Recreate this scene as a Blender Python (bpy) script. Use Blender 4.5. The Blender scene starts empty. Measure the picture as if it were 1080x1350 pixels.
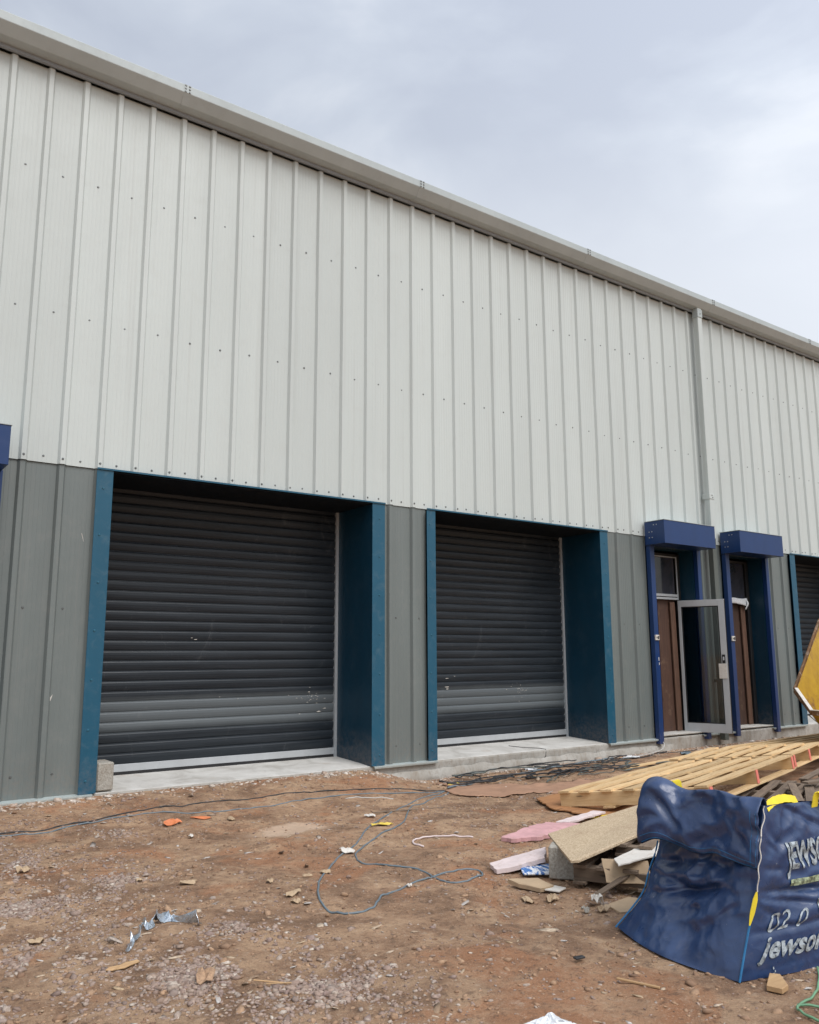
import bpy, bmesh, math, random
import numpy as np
from mathutils import Vector, Matrix, noise as mn
R = math.radians
rnd = random.Random(7)
rng = np.random.default_rng(5)
scene = bpy.context.scene
col = scene.collection

# ------------------------------------------------------------------ helpers
class MB:
    """collects polygons, builds ONE mesh object"""
    def __init__(s): s.v = []; s.f = []
    def add(s, vs, fs):
        n = len(s.v); s.v += [tuple(p) for p in vs]; s.f += [tuple(i + n for i in f) for f in fs]; return s
    def box(s, x0, x1, y0, y1, z0, z1):
        return s.add([(x0,y0,z0),(x1,y0,z0),(x1,y1,z0),(x0,y1,z0),(x0,y0,z1),(x1,y0,z1),(x1,y1,z1),(x0,y1,z1)],
                     [(3,2,1,0),(4,5,6,7),(0,1,5,4),(1,2,6,5),(2,3,7,6),(3,0,4,7)])
    def obox(s, c, ex, ey, ez, sx, sy, sz):
        """box centred at c with unit axes ex,ey,ez and full sizes"""
        c = Vector(c); ex = Vector(ex)*sx/2; ey = Vector(ey)*sy/2; ez = Vector(ez)*sz/2
        P = [c-ex-ey-ez, c+ex-ey-ez, c+ex+ey-ez, c-ex+ey-ez, c-ex-ey+ez, c+ex-ey+ez, c+ex+ey+ez, c-ex+ey+ez]
        return s.add(P, [(3,2,1,0),(4,5,6,7),(0,1,5,4),(1,2,6,5),(2,3,7,6),(3,0,4,7)])
    def beam(s, a, b, w, t, up=(0,0,1)):
        a = Vector(a); b = Vector(b); d = (b-a); L = d.length; d.normalize()
        side = Vector(up).cross(d).normalized(); u = d.cross(side).normalized()
        return s.obox((a+b)/2, d, side, u, L, w, t)
    def prism(s, pts, axis, a, b):
        """2-D outline pts extruded along axis ('x','y','z') from a to b"""
        n = len(pts)
        def P(p, t):
            return {'x': (t, p[0], p[1]), 'y': (p[0], t, p[1]), 'z': (p[0], p[1], t)}[axis]
        vs = [P(p, a) for p in pts] + [P(p, b) for p in pts]
        fs = [(i, (i+1) % n, n+(i+1) % n, n+i) for i in range(n)]
        fs += [tuple(range(n))[::-1], tuple(range(n, 2*n))]
        return s.add(vs, fs)
    def slab(s, pts, th):
        """polygon of 3-D points (any plane) given thickness th downward along its normal"""
        pts = [Vector(p) for p in pts]; n = len(pts)
        nr = Vector((0,0,0))
        for i in range(n):
            nr += (pts[i]-pts[0]).cross(pts[(i+1) % n]-pts[0])
        nr.normalize()
        if nr.z < 0: nr = -nr
        vs = pts + [p - nr*th for p in pts]
        fs = [tuple(range(n)), tuple(range(n, 2*n))[::-1]] + [(i, n+i, n+(i+1) % n, (i+1) % n) for i in range(n)]
        return s.add(vs, fs)
    def tube(s, pts, r, k=6):
        pts = [Vector(p) for p in pts]; n = len(pts); vs = []; fs = []
        for i, p in enumerate(pts):
            d = (pts[min(i+1, n-1)] - pts[max(i-1, 0)]).normalized()
            a = Vector((0,0,1)) if abs(d.z) < .9 else Vector((1,0,0))
            u = d.cross(a).normalized(); w = d.cross(u)
            rr = r[i] if isinstance(r, (list, tuple)) else r
            for j in range(k):
                t = 2*math.pi*j/k; vs.append(p + u*math.cos(t)*rr + w*math.sin(t)*rr)
        for i in range(n-1):
            for j in range(k):
                fs.append((i*k+j, i*k+(j+1) % k, (i+1)*k+(j+1) % k, (i+1)*k+j))
        fs += [tuple(range(k)), tuple(range((n-1)*k, n*k))[::-1]]
        return s.add(vs, fs)
    def grid(s, fn, nu, nv):
        vs = [fn(i/nu, j/nv) for j in range(nv+1) for i in range(nu+1)]
        fs = [(j*(nu+1)+i, j*(nu+1)+i+1, (j+1)*(nu+1)+i+1, (j+1)*(nu+1)+i) for j in range(nv) for i in range(nu)]
        return s.add(vs, fs)
    def build(s, name, m, parent=None, smooth=False, bevel=0, solid=0, origin=None, seg=1):
        o0 = Vector((0,0,0))
        if parent is not None: o0 = wloc(parent)
        elif origin is not None: o0 = Vector(origin)
        me = bpy.data.meshes.new(name)
        me.from_pydata([tuple(Vector(p) - o0) for p in s.v], [], s.f)
        bm = bmesh.new(); bm.from_mesh(me)
        bmesh.ops.recalc_face_normals(bm, faces=bm.faces)
        bm.to_mesh(me); bm.free()
        if smooth: me.polygons.foreach_set('use_smooth', [True]*len(me.polygons))
        me.materials.append(m)
        o = bpy.data.objects.new(name, me); col.objects.link(o)
        if parent is not None: o.parent = parent
        elif origin is not None: o.location = o0
        if solid:
            md = o.modifiers.new('s', 'SOLIDIFY'); md.thickness = solid; md.offset = 0
        if bevel:
            md = o.modifiers.new('b', 'BEVEL'); md.width = bevel; md.segments = seg; md.limit_method = 'ANGLE'; md.angle_limit = R(40)
        return o
def wloc(o):
    p = Vector((0,0,0))
    while o is not None: p += o.location; o = o.parent
    return p
def tag(o, label=None, cat=None, group=None, kind=None):
    if label: o['label'] = label
    if cat: o['category'] = cat
    if group: o['group'] = group
    if kind: o['kind'] = kind
    return o
def thing(name, loc, label, cat, group=None):
    o = bpy.data.objects.new(name, None); o.location = loc; o.empty_display_size = .2; col.objects.link(o)
    return tag(o, label, cat, group)
def ss(a, b, x):
    t = min(1, max(0, (x-a)/(b-a))); return t*t*(3-2*t)
def gz(x, y):
    """smooth ground level (metres above the foot of the cladding)"""
    prof = -.03 + ss(5.9, 7.1, x)*-.215 + ss(7.1, 12, x)*.03
    return -.2 + (prof + .2)*ss(-1.7, -.05, y)
def spline(pts, n=8):
    P = [Vector(p) for p in pts]; out = []
    for i in range(len(P)-1):
        p0 = P[max(i-1,0)]; p1 = P[i]; p2 = P[i+1]; p3 = P[min(i+2, len(P)-1)]
        for k in range(n):
            t = k/n
            out.append(.5*((2*p1)+(-p0+p2)*t+(2*p0-5*p1+4*p2-p3)*t*t+(-p0+3*p1-3*p2+p3)*t**3))
    out.append(P[-1]); return out

# ------------------------------------------------------------------ materials
def nodes(name):
    m = bpy.data.materials.new(name); m.use_nodes = True
    nt = m.node_tree; b = nt.nodes['Principled BSDF']
    return m, nt, b
def nd(nt, t, **kw):
    n = nt.nodes.new(t)
    for k, v in kw.items():
        if k in n.inputs.keys(): n.inputs[k].default_value = v
        else: setattr(n, k, v)
    return n
def coords(nt, scale=(1,1,1), kind='Object', rot=(0,0,0)):
    tc = nd(nt, 'ShaderNodeTexCoord'); mp = nd(nt, 'ShaderNodeMapping')
    mp.inputs['Scale'].default_value = scale; mp.inputs['Rotation'].default_value = rot
    nt.links.new(tc.outputs[kind], mp.inputs[0]); return mp.outputs[0]
def noi(nt, vec, scale, detail=4, rough=.55, dist=0):
    n = nd(nt, 'ShaderNodeTexNoise'); n.inputs['Scale'].default_value = scale
    n.inputs['Detail'].default_value = detail; n.inputs['Roughness'].default_value = rough; n.inputs['Distortion'].default_value = dist
    nt.links.new(vec, n.inputs['Vector']); return n.outputs['Fac']
def ramp(nt, fac, stops):
    r = nd(nt, 'ShaderNodeValToRGB'); e = r.color_ramp.elements
    while len(e) < len(stops): e.new(.5)
    for i, (p, c) in enumerate(stops):
        e[i].position = p; e[i].color = c if len(c) == 4 else (*c, 1)
    nt.links.new(fac, r.inputs[0]); return r.outputs[0]
def g(v): return (v, v, v)
def mix(nt, fac, a, b, mode='MIX'):
    n = nd(nt, 'ShaderNodeMix'); n.data_type = 'RGBA'; n.blend_type = mode
    for sock, v in ((0, fac), (6, a), (7, b)):
        if hasattr(v, 'links') or hasattr(v, 'is_linked'): nt.links.new(v, n.inputs[sock])
        elif sock == 0: n.inputs[0].default_value = v
        else: n.inputs[sock].default_value = (*v, 1) if len(v) == 3 else v
    return n.outputs[2]
def bump(nt, h, strength, dist, b, prev=None):
    n = nd(nt, 'ShaderNodeBump'); n.inputs['Strength'].default_value = strength; n.inputs['Distance'].default_value = dist
    nt.links.new(h, n.inputs['Height'])
    if prev: nt.links.new(prev, n.inputs['Normal'])
    nt.links.new(n.outputs[0], b.inputs['Normal']); return n.outputs[0]
def paint(name, c, rough=.5, var=.12, dirt=(.25,.2,.15), dirt_amt=.12, metal=0, scale=3, bumps=.15, stretch=(1,1,.25), streak=True, spec=.5, low_dirt=None):
    m, nt, b = nodes(name)
    v = coords(nt, stretch); n1 = noi(nt, v, scale, 6, .6)
    c1 = ramp(nt, n1, [(.3, tuple(x*(1-var) for x in c)), (.7, tuple(min(1, x*(1+var)) for x in c))])
    v2 = coords(nt); n2 = noi(nt, v2, scale*2.7, 8, .7, .5)
    f = ramp(nt, n2, [(.52, g(0)), (.8, g(dirt_amt))])
    c2 = mix(nt, f, c1, dirt)
    if low_dirt:   # soil splash near the ground: stain with a shape of its own
        z0, z1, amt = low_dirt
        sp = nd(nt, 'ShaderNodeSeparateXYZ'); nt.links.new(nd(nt, 'ShaderNodeNewGeometry').outputs['Position'], sp.inputs[0])
        mr = nd(nt, 'ShaderNodeMapRange'); nt.links.new(sp.outputs[2], mr.inputs[0])
        mr.inputs[1].default_value = z1; mr.inputs[2].default_value = z0; mr.inputs[3].default_value = 0; mr.inputs[4].default_value = 1
        n3 = noi(nt, v2, 22, 6, .7)
        mm = nd(nt, 'ShaderNodeMath', operation='MULTIPLY'); nt.links.new(mr.outputs[0], mm.inputs[0])
        nt.links.new(ramp(nt, n3, [(.4, g(0)), (.75, g(amt))]), mm.inputs[1])
        c2 = mix(nt, mm.outputs[0], c2, (.30, .21, .15))
    nt.links.new(c2, b.inputs['Base Color'])
    rr = ramp(nt, n2, [(.3, g(max(0, rough-.07))), (.8, g(min(1, rough+.12)))])
    nt.links.new(rr, b.inputs['Roughness']); b.inputs['Metallic'].default_value = metal
    b.inputs['Specular IOR Level'].default_value = spec
    if bumps: bump(nt, noi(nt, v2, scale*1.3, 3, .5), bumps, .01, b)
    return m
def sheet_tone(m):
    """neighbouring cladding sheets (1.18 m cover) differ very slightly in shade, with faint rain runs"""
    nt = m.node_tree; b = nt.nodes['Principled BSDF']; src = b.inputs['Base Color'].links[0].from_socket
    sp = nd(nt, 'ShaderNodeSeparateXYZ'); nt.links.new(nd(nt, 'ShaderNodeNewGeometry').outputs['Position'], sp.inputs[0])
    a = nd(nt, 'ShaderNodeMath', operation='MULTIPLY_ADD'); nt.links.new(sp.outputs[0], a.inputs[0]); a.inputs[1].default_value = 1/1.1825; a.inputs[2].default_value = .2
    f = nd(nt, 'ShaderNodeMath', operation='FLOOR'); nt.links.new(a.outputs[0], f.inputs[0])
    w = nd(nt, 'ShaderNodeTexWhiteNoise', noise_dimensions='1D'); nt.links.new(f.outputs[0], w.inputs['W'])
    mr = nd(nt, 'ShaderNodeMapRange'); nt.links.new(w.outputs['Value'], mr.inputs[0]); mr.inputs[3].default_value = .945; mr.inputs[4].default_value = 1.03
    h = nd(nt, 'ShaderNodeHueSaturation'); nt.links.new(src, h.inputs['Color']); nt.links.new(mr.outputs[0], h.inputs['Value'])
    n = noi(nt, coords(nt, (9, 9, .16)), 1.6, 5, .6); c = mix(nt, ramp(nt, n, [(.56, g(0)), (.74, g(.16))]), h.outputs[0], (.30,.29,.27))
    nt.links.new(c, b.inputs['Base Color']); return m
def wood(name, c, dark, rough=.75, dirch='x', sc=1, bstr=.4):
    m, nt, b = nodes(name)
    st = {'x': (1.2, 14, 14), 'y': (14, 1.2, 14), 'z': (14, 14, 1.2)}[dirch]
    v = coords(nt, st); n1 = noi(nt, v, 2.2*sc, 8, .65, .6)
    n2 = noi(nt, coords(nt), 2.5, 4, .6)
    a = ramp(nt, n1, [(.28, dark), (.62, c)]); a2 = mix(nt, ramp(nt, n2, [(.4, g(0)), (.75, g(.45))]), a, dark)
    kn = nd(nt, 'ShaderNodeTexVoronoi', feature='F1'); kn.inputs['Scale'].default_value = 1.6; nt.links.new(coords(nt, tuple({1.2: 1.3, 14: 5.5}[q] for q in st)), kn.inputs['Vector'])
    a2 = mix(nt, ramp(nt, kn.outputs['Distance'], [(.05, g(.85)), (.11, g(0))]), a2, tuple(q*.35 for q in dark))
    a2 = mix(nt, ramp(nt, noi(nt, coords(nt), 6, 6, .7), [(.58, g(0)), (.72, g(.4))]), a2, (.25,.17,.11))
    oi = nd(nt, 'ShaderNodeObjectInfo'); hs = nd(nt, 'ShaderNodeHueSaturation')
    mr = nd(nt, 'ShaderNodeMapRange'); nt.links.new(oi.outputs['Random'], mr.inputs[0]); mr.inputs[3].default_value = .78; mr.inputs[4].default_value = 1.18
    nt.links.new(mr.outputs[0], hs.inputs['Value']); nt.links.new(a2, hs.inputs['Color'])
    nt.links.new(hs.outputs[0], b.inputs['Base Color']); b.inputs['Roughness'].default_value = rough
    bump(nt, n1, bstr, .004, b); return m
M = {}
M['white'] = paint('wall_offwhite', (.515, .56, .545), .5, .035, (.36,.34,.31), .10, scale=1.6, bumps=.10, stretch=(1,1,.12))
M['grey'] = paint('wall_grey', (.150, .174, .170), .42, .07, (.30,.28,.25), .16, scale=2, bumps=.14, stretch=(1,1,.15), low_dirt=(-.1, .5, .35))
M['teal'] = paint('teal_flashing', (.008, .082, .142), .38, .08, (.16,.22,.24), .28, scale=2.5, bumps=.25, low_dirt=(0, .4, .3))
M['tealshade'] = paint('teal_jamb_shaded', (.003, .033, .062), .42, .12, (.14,.17,.18), .12, scale=2.5, bumps=.3, low_dirt=(0, .5, .4))  # same teal as the flashing, darkened to carry the recess shade
M['soffit'] = paint('shaded_soffit', (.003, .006, .010), .7, .1, spec=.2)  # near-black colour holds the painted shade under the bay head
M['navy'] = paint('navy_paint', (.007, .036, .135), .36, .08, (.1,.12,.2), .08, scale=3, bumps=.12, low_dirt=(-.1, .3, .3))
M['gutter'] = paint('gutter_grey', (.40, .45, .455), .5, .06, (.25,.25,.24), .25, scale=2, bumps=.1)
M['trim'] = paint('eaves_trim', (.27, .30, .33), .5, .08, (.15,.15,.16), .2)
M['alu'] = paint('aluminium', (.50, .525, .545), .38, .06, (.3,.3,.3), .2, metal=.3)
M['galv'] = paint('galvanised_drip', (.50, .56, .55), .4, .1, (.3,.26,.22), .3, metal=.3)
M['pipegrey'] = paint('pipe_grey', (.10, .115, .105), .45, .1)
M['black'] = paint('black_rubber', (.012, .012, .014), .6, .2)
M['screw'] = paint('screw_grey', (.16, .17, .17), .4, .1, metal=.6)
M['screwblue'] = paint('screw_blue', (.02, .11, .17), .4, .1)
M['redbrown'] = wood('film_faced_ply', (.10, .052, .036), (.055, .030, .022), .6, 'z')
M['timber_new'] = wood('new_timber', (.74, .54, .30), (.55, .36, .17), .75, 'x')
M['timber_orange'] = wood('damp_timber', (.45, .22, .09), (.28, .13, .06), .7, 'x')
M['timber_old'] = wood('old_timber', (.21, .155, .11), (.10, .072, .052), .9, 'x', bstr=.8)
M['pinkpaint'] = paint('pink_end_paint', (.72, .20, .15), .7, .12, scale=9)
M['chip'] = None
M['card'] = paint('cardboard', (.42, .31, .20), .9, .12, (.25,.17,.11), .3, scale=6)
M['pink'] = paint('pink_board', (.56, .32, .33), .85, .18, (.36,.24,.17), .8, scale=7)
M['pinkpale'] = paint('pale_pink_board', (.66, .56, .55), .85, .12, (.40,.28,.20), .7, scale=7)
M['plaster'] = paint('plasterboard', (.62, .59, .54), .85, .08, (.38,.27,.19), .8, scale=9)
def mat_wrap():
    m, nt, b = nodes('blue_white_wrap'); n = noi(nt, coords(nt, (14, 5, 5), rot=(0,0,.6)), 1.6, 3, .5, .8)
    nt.links.new(ramp(nt, n, [(.44, (.03,.15,.42)), (.47, (.75,.77,.8)), (.56, (.75,.77,.8)), (.58, (.03,.12,.36))]), b.inputs['Base Color']); b.inputs['Roughness'].default_value = .35
    bump(nt, noi(nt, coords(nt), 25, 3), .6, .01, b); return m
M['bluepack'] = mat_wrap()
M['orange'] = paint('orange_plastic', (.62, .20, .08), .6, .15, (.4,.2,.1), .3, scale=20)
M['yellow'] = paint('yellow_tape', (.66, .50, .08), .6, .15, (.36,.24,.14), .8, scale=15)
M['straw'] = paint('yellow_webbing', (.80, .62, .03), .7, .08, (.45,.38,.15), .25, scale=15)
M['foil'] = paint('silver_foil', (.50, .56, .62), .28, .2, (.2,.2,.2), .35, metal=.75, scale=18, bumps=.8)
M['whiteplastic'] = paint('white_film', (.72, .74, .76), .35, .08, (.15,.15,.16), .7, scale=14, bumps=.6)
M['cable_black'] = paint('cable_black', (.02, .022, .026), .5, .2, (.2,.15,.1), .4, scale=12)
M['cable_grey'] = paint('cable_grey', (.13, .175, .205), .5, .15, (.34,.25,.18), .9, scale=12)
M['cable_white'] = paint('cable_white', (.5, .5, .48), .5, .1, (.3,.22,.15), .5, scale=12)
M['cable_green'] = paint('cable_green', (.14, .30, .17), .45, .12, (.3,.22,.15), .3, scale=12)
M['hose'] = paint('yellow_hose', (.65, .50, .02), .4, .1)
M['offcut'] = wood('clean_offcut', (.56, .37, .19), (.40, .24, .12), .75, 'x')

sheet_tone(M['white']); sheet_tone(M['grey'])
def mat_concrete():
    m, nt, b = nodes('concrete')
    v = coords(nt); n1 = noi(nt, v, 1.7, 8, .65, .3); n2 = noi(nt, v, 14, 8, .7); vv = coords(nt, (3, 3, .7)); n3 = noi(nt, vv, 3, 6, .65, .4)
    c = ramp(nt, n1, [(.3, (.27,.25,.215)), (.55, (.40,.385,.35)), (.75, (.50,.485,.45))])
    c = mix(nt, ramp(nt, n3, [(.5, g(0)), (.72, g(.6))]), c, (.24,.19,.14))
    c = mix(nt, ramp(nt, n2, [(.35, g(.45)), (.5, g(0))]), c, (.2,.17,.14))
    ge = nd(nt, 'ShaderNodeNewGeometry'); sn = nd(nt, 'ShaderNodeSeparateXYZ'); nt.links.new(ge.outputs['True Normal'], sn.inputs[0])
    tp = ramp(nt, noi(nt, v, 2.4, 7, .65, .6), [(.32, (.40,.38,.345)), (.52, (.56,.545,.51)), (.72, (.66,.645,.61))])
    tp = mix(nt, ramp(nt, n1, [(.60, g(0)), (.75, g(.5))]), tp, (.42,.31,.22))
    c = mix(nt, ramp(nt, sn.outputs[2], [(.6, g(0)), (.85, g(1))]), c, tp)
    nt.links.new(c, b.inputs['Base Color']); b.inputs['Roughness'].default_value = .88
    bump(nt, n2, .5, .01, b); return m
M['concrete'] = mat_concrete()
def mat_block():
    m, nt, b = nodes('concrete_block')
    v = coords(nt); n1 = noi(nt, v, 60, 4, .7); n2 = noi(nt, v, 5, 5, .6)
    vo = nd(nt, 'ShaderNodeTexVoronoi', feature='F1'); vo.inputs['Scale'].default_value = 75; nt.links.new(v, vo.inputs['Vector'])
    c = ramp(nt, n1, [(.35, (.26,.24,.205)), (.65, (.46,.44,.39))]); c = mix(nt, ramp(nt, n2, [(.45, g(0)), (.7, g(.5))]), c, (.25,.2,.15))
    nt.links.new(c, b.inputs['Base Color']); b.inputs['Roughness'].default_value = .95
    p = bump(nt, n1, .9, .006, b); return m
M['block'] = mat_block()
def mat_chip():
    m, nt, b = nodes('chipboard')
    v = coords(nt, (1, 2.2, 2)); vo = nd(nt, 'ShaderNodeTexVoronoi', feature='F1'); vo.inputs['Scale'].default_value = 90; nt.links.new(v, vo.inputs['Vector'])
    c = mix(nt, .5, vo.outputs['Color'], (.5,.5,.5)); hs = nd(nt, 'ShaderNodeRGBToBW'); nt.links.new(c, hs.inputs[0])
    cc = ramp(nt, hs.outputs[0], [(.35, (.36,.265,.165)), (.65, (.56,.45,.31))])
    n = noi(nt, coords(nt), 3, 6, .6); cc = mix(nt, ramp(nt, n, [(.5, g(0)), (.75, g(.5))]), cc, (.33,.23,.15))
    nt.links.new(cc, b.inputs['Base Color']); b.inputs['Roughness'].default_value = .85
    bump(nt, noi(nt, coords(nt), 80, 3), .25, .002, b); return m
M['chip'] = mat_chip()
def mat_shutter():
    m, nt, b = nodes('shutter_slats')
    v = coords(nt, (.35, 1, 6)); n1 = noi(nt, v, 3, 7, .6); v2 = coords(nt, (1, 1, 1.4)); n2 = noi(nt, v2, 1.4, 7, .62, .5)
    base = ramp(nt, n1, [(.35, (.015,.020,.026)), (.7, (.027,.034,.042))])
    sp = nd(nt, 'ShaderNodeSeparateXYZ'); nt.links.new(coords(nt), sp.inputs[0])
    # pale reflection painted into the slat colour at knee height, broken by noise
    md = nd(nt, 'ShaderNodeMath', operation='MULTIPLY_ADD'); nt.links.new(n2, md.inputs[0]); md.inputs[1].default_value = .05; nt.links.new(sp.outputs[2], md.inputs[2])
    refl_belt = ramp(nt, md.outputs[0], [(.50, g(0)), (.60, g(.85)), (.86, g(.75)), (.93, g(.0))])
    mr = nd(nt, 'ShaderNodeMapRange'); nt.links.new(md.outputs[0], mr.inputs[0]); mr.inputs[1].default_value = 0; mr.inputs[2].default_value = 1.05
    nt.links.new(mr.outputs[0], refl_belt.node.inputs[0])
    c = mix(nt, refl_belt, base, (.13,.148,.158))
    n4 = noi(nt, coords(nt, (1,1,.5)), 3.3, 8, .75, 1.2); c = mix(nt, ramp(nt, n4, [(.60, g(0)), (.76, g(.30))]), c, (.23,.235,.245))
    nt.links.new(c, b.inputs['Base Color'])
    nt.links.new(ramp(nt, n2, [(.3, g(.30)), (.7, g(.46))]), b.inputs['Roughness']); b.inputs['Specular IOR Level'].default_value = .3
    bump(nt, n1, .15, .003, b); return m
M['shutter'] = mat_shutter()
def mat_ground():
    m, nt, b = nodes('soil')
    v = coords(nt)
    n1 = noi(nt, v, .55, 6, .6, .6); n2 = noi(nt, v, 2.6, 8, .68, .4); n3 = noi(nt, v, 17, 8, .72); n4 = noi(nt, v, 75, 6, .75)
    c = ramp(nt, n1, [(.30, (.20,.118,.070)), (.5, (.32,.192,.115)), (.7, (.43,.27,.165))])
    c = mix(nt, ramp(nt, n2, [(.46, g(0)), (.62, g(.8))]), c, (.54,.36,.225))
    c = mix(nt, ramp(nt, n2, [(.33, g(.8)), (.47, g(0))]), c, (.165,.095,.056))
    c = mix(nt, ramp(nt, noi(nt, v, 1.1, 5, .6, 1.), [(.54, g(0)), (.64, g(.7))]), c, (.40,.185,.09))
    c = mix(nt, ramp(nt, n3, [(.34, g(.75)), (.48, g(0))]), c, (.13,.082,.055))
    c = mix(nt, ramp(nt, n3, [(.57, g(0)), (.70, g(.55))]), c, (.55,.43,.325))
    c = mix(nt, ramp(nt, n4, [(.57, g(0)), (.68, g(.65))]), c, (.60,.49,.39))
    c = mix(nt, ramp(nt, n4, [(.32, g(.7)), (.43, g(0))]), c, (.12,.078,.055))
    # spilt pale sand lying in a patch, broken edge
    sub = nd(nt, 'ShaderNodeVectorMath', operation='SUBTRACT'); nt.links.new(v, sub.inputs[0]); sub.inputs[1].default_value = (3.95, -1.98, -.2)
    scl = nd(nt, 'ShaderNodeVectorMath', operation='MULTIPLY'); nt.links.new(sub.outputs[0], scl.inputs[0]); scl.inputs[1].default_value = (1.0, 1.7, 0)
    ln = nd(nt, 'ShaderNodeVectorMath', operation='LENGTH'); nt.links.new(scl.outputs[0], ln.inputs[0])
    ad = nd(nt, 'ShaderNodeMath', operation='MULTIPLY_ADD'); nt.links.new(n2, ad.inputs[0]); ad.inputs[1].default_value = 1.1; nt.links.new(ln.outputs['Value'], ad.inputs[2])
    c = mix(nt, ramp(nt, ad.outputs[0], [(.80, g(.75)), (1.0, g(0))]), c, (.70,.52,.38))
    nt.links.new(c, b.inputs['Base Color'])
    nt.links.new(ramp(nt, n1, [(.35, g(.62)), (.6, g(.92))]), b.inputs['Roughness'])
    b.inputs['Specular IOR Level'].default_value = .35
    p = bump(nt, n3, .9, .035, b); p = bump(nt, n4, .8, .012, b, p); return m
M['ground'] = mat_ground()
def mat_stones(name, cols, rough=.85):
    m, nt, b = nodes(name)
    ge = nd(nt, 'ShaderNodeNewGeometry'); n = noi(nt, coords(nt), 60, 3)
    r = nd(nt, 'ShaderNodeValToRGB'); e = r.color_ramp.elements
    while len(e) < len(cols): e.new(.5)
    for i, c in enumerate(cols): e[i].position = i/(len(cols)-1); e[i].color = (*c, 1)
    nt.links.new(ge.outputs['Random Per Island'], r.inputs[0])
    c = mix(nt, ramp(nt, n, [(.4, g(.45)), (.6, g(0))]), r.outputs[0], (.16,.10,.07))
    nt.links.new(c, b.inputs['Base Color']); b.inputs['Roughness'].default_value = rough
    return m
M['gravel'] = mat_stones('gravel', [(.24,.17,.135), (.36,.265,.215), (.28,.205,.18), (.46,.385,.32), (.30,.215,.165), (.42,.32,.26), (.19,.135,.115), (.58,.51,.43)])
M['clod'] = mat_stones('clods', [(.23,.135,.08), (.36,.225,.135), (.44,.285,.175), (.18,.105,.065)])
M['rubble'] = mat_stones('pale_rubble', [(.60,.53,.45), (.48,.37,.29), (.74,.69,.62), (.40,.29,.21), (.54,.43,.35)])
M['debris'] = mat_stones('debris', [(.45,.33,.2), (.55,.45,.34), (.30,.2,.12), (.6,.58,.55), (.2,.14,.1)])
def mat_glass():
    m, nt, b = nodes('door_glass')
    b.inputs['Base Color'].default_value = (.42, .47, .47, 1); b.inputs['Roughness'].default_value = .03
    b.inputs['Transmission Weight'].default_value = 1; b.inputs['IOR'].default_value = 1.45
    return m
M['glass'] = mat_glass()
def mat_darkglass():
    m, nt, b = nodes('transom_glass')
    n = noi(nt, coords(nt, (1,1,.4)), 3, 5, .6, 1)
    nt.links.new(ramp(nt, n, [(.38, (.020,.026,.034)), (.58, (.045,.045,.055)), (.72, (.04,.045,.12))]), b.inputs['Base Color'])
    b.inputs['Roughness'].default_value = .08; b.inputs['Specular IOR Level'].default_value = .6
    return m
M['darkglass'] = mat_darkglass()
def mat_bag():
    m, nt, b = nodes('woven_blue')
    v = coords(nt); n1 = noi(nt, v, 3.5, 6, .6, .8); n2 = noi(nt, v, 16, 8, .7, .5)
    c = ramp(nt, n1, [(.3, (.012,.031,.095)), (.7, (.030,.066,.165))])
    c = mix(nt, ramp(nt, n2, [(.56, g(0)), (.78, g(.35))]), c, (.13,.13,.16))
    c = mix(nt, ramp(nt, noi(nt, v, 45, 3), [(.73, g(0)), (.76, g(.7))]), c, (.35,.37,.42))
    nt.links.new(c, b.inputs['Base Color'])
    nt.links.new(ramp(nt, n2, [(.3, g(.24)), (.7, g(.42))]), b.inputs['Roughness']); b.inputs['Specular IOR Level'].default_value = .65
    mv = nd(nt, 'ShaderNodeTexNoise'); mv.noise_type = 'RIDGED_MULTIFRACTAL'; mv.inputs['Scale'].default_value = 2.6; mv.inputs['Detail'].default_value = 4; mv.inputs['Distortion'].default_value = 1.1
    nt.links.new(coords(nt, (1, 1, 2.4), rot=(0, .5, .3)), mv.inputs['Vector'])
    p = bump(nt, mv.outputs['Fac'], .30, .03, b)
    nz = nd(nt, 'ShaderNodeTexNoise'); nz.inputs['Scale'].default_value = 4; nt.links.new(v, nz.inputs['Vector'])
    av = nd(nt, 'ShaderNodeVectorMath', operation='MULTIPLY_ADD'); nt.links.new(nz.outputs['Color'], av.inputs[0]); av.inputs[1].default_value = (.25,.25,.25); nt.links.new(v, av.inputs[2])
    vo = nd(nt, 'ShaderNodeTexVoronoi', feature='F1'); vo.inputs['Scale'].default_value = 8; nt.links.new(av.outputs[0], vo.inputs['Vector'])
    p = bump(nt, vo.outputs['Distance'], .15, .06, b, p)
    w = nd(nt, 'ShaderNodeTexNoise'); w.inputs['Scale'].default_value = 19; w.inputs['Detail'].default_value = 4; w.inputs['Distortion'].default_value = 1
    nt.links.new(v, w.inputs['Vector']); bump(nt, w.outputs['Fac'], .12, .010, b, p)
    return m
M['bag'] = mat_bag()
M['bagseam'] = paint('seam_blue', (.02, .16, .36), .6, .15, scale=20)
def mat_print(name, c):
    m, nt, b = nodes(name); n = noi(nt, coords(nt), 34, 6, .7)
    nt.links.new(ramp(nt, n, [(.40, tuple(x*.25 for x in c)), (.56, c)]), b.inputs['Base Color']); b.inputs['Roughness'].default_value = .6; return m
M['print'] = mat_print('white_print', (.42, .48, .52)); M['greenprint'] = mat_print('green_print', (.36, .42, .26))
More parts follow.
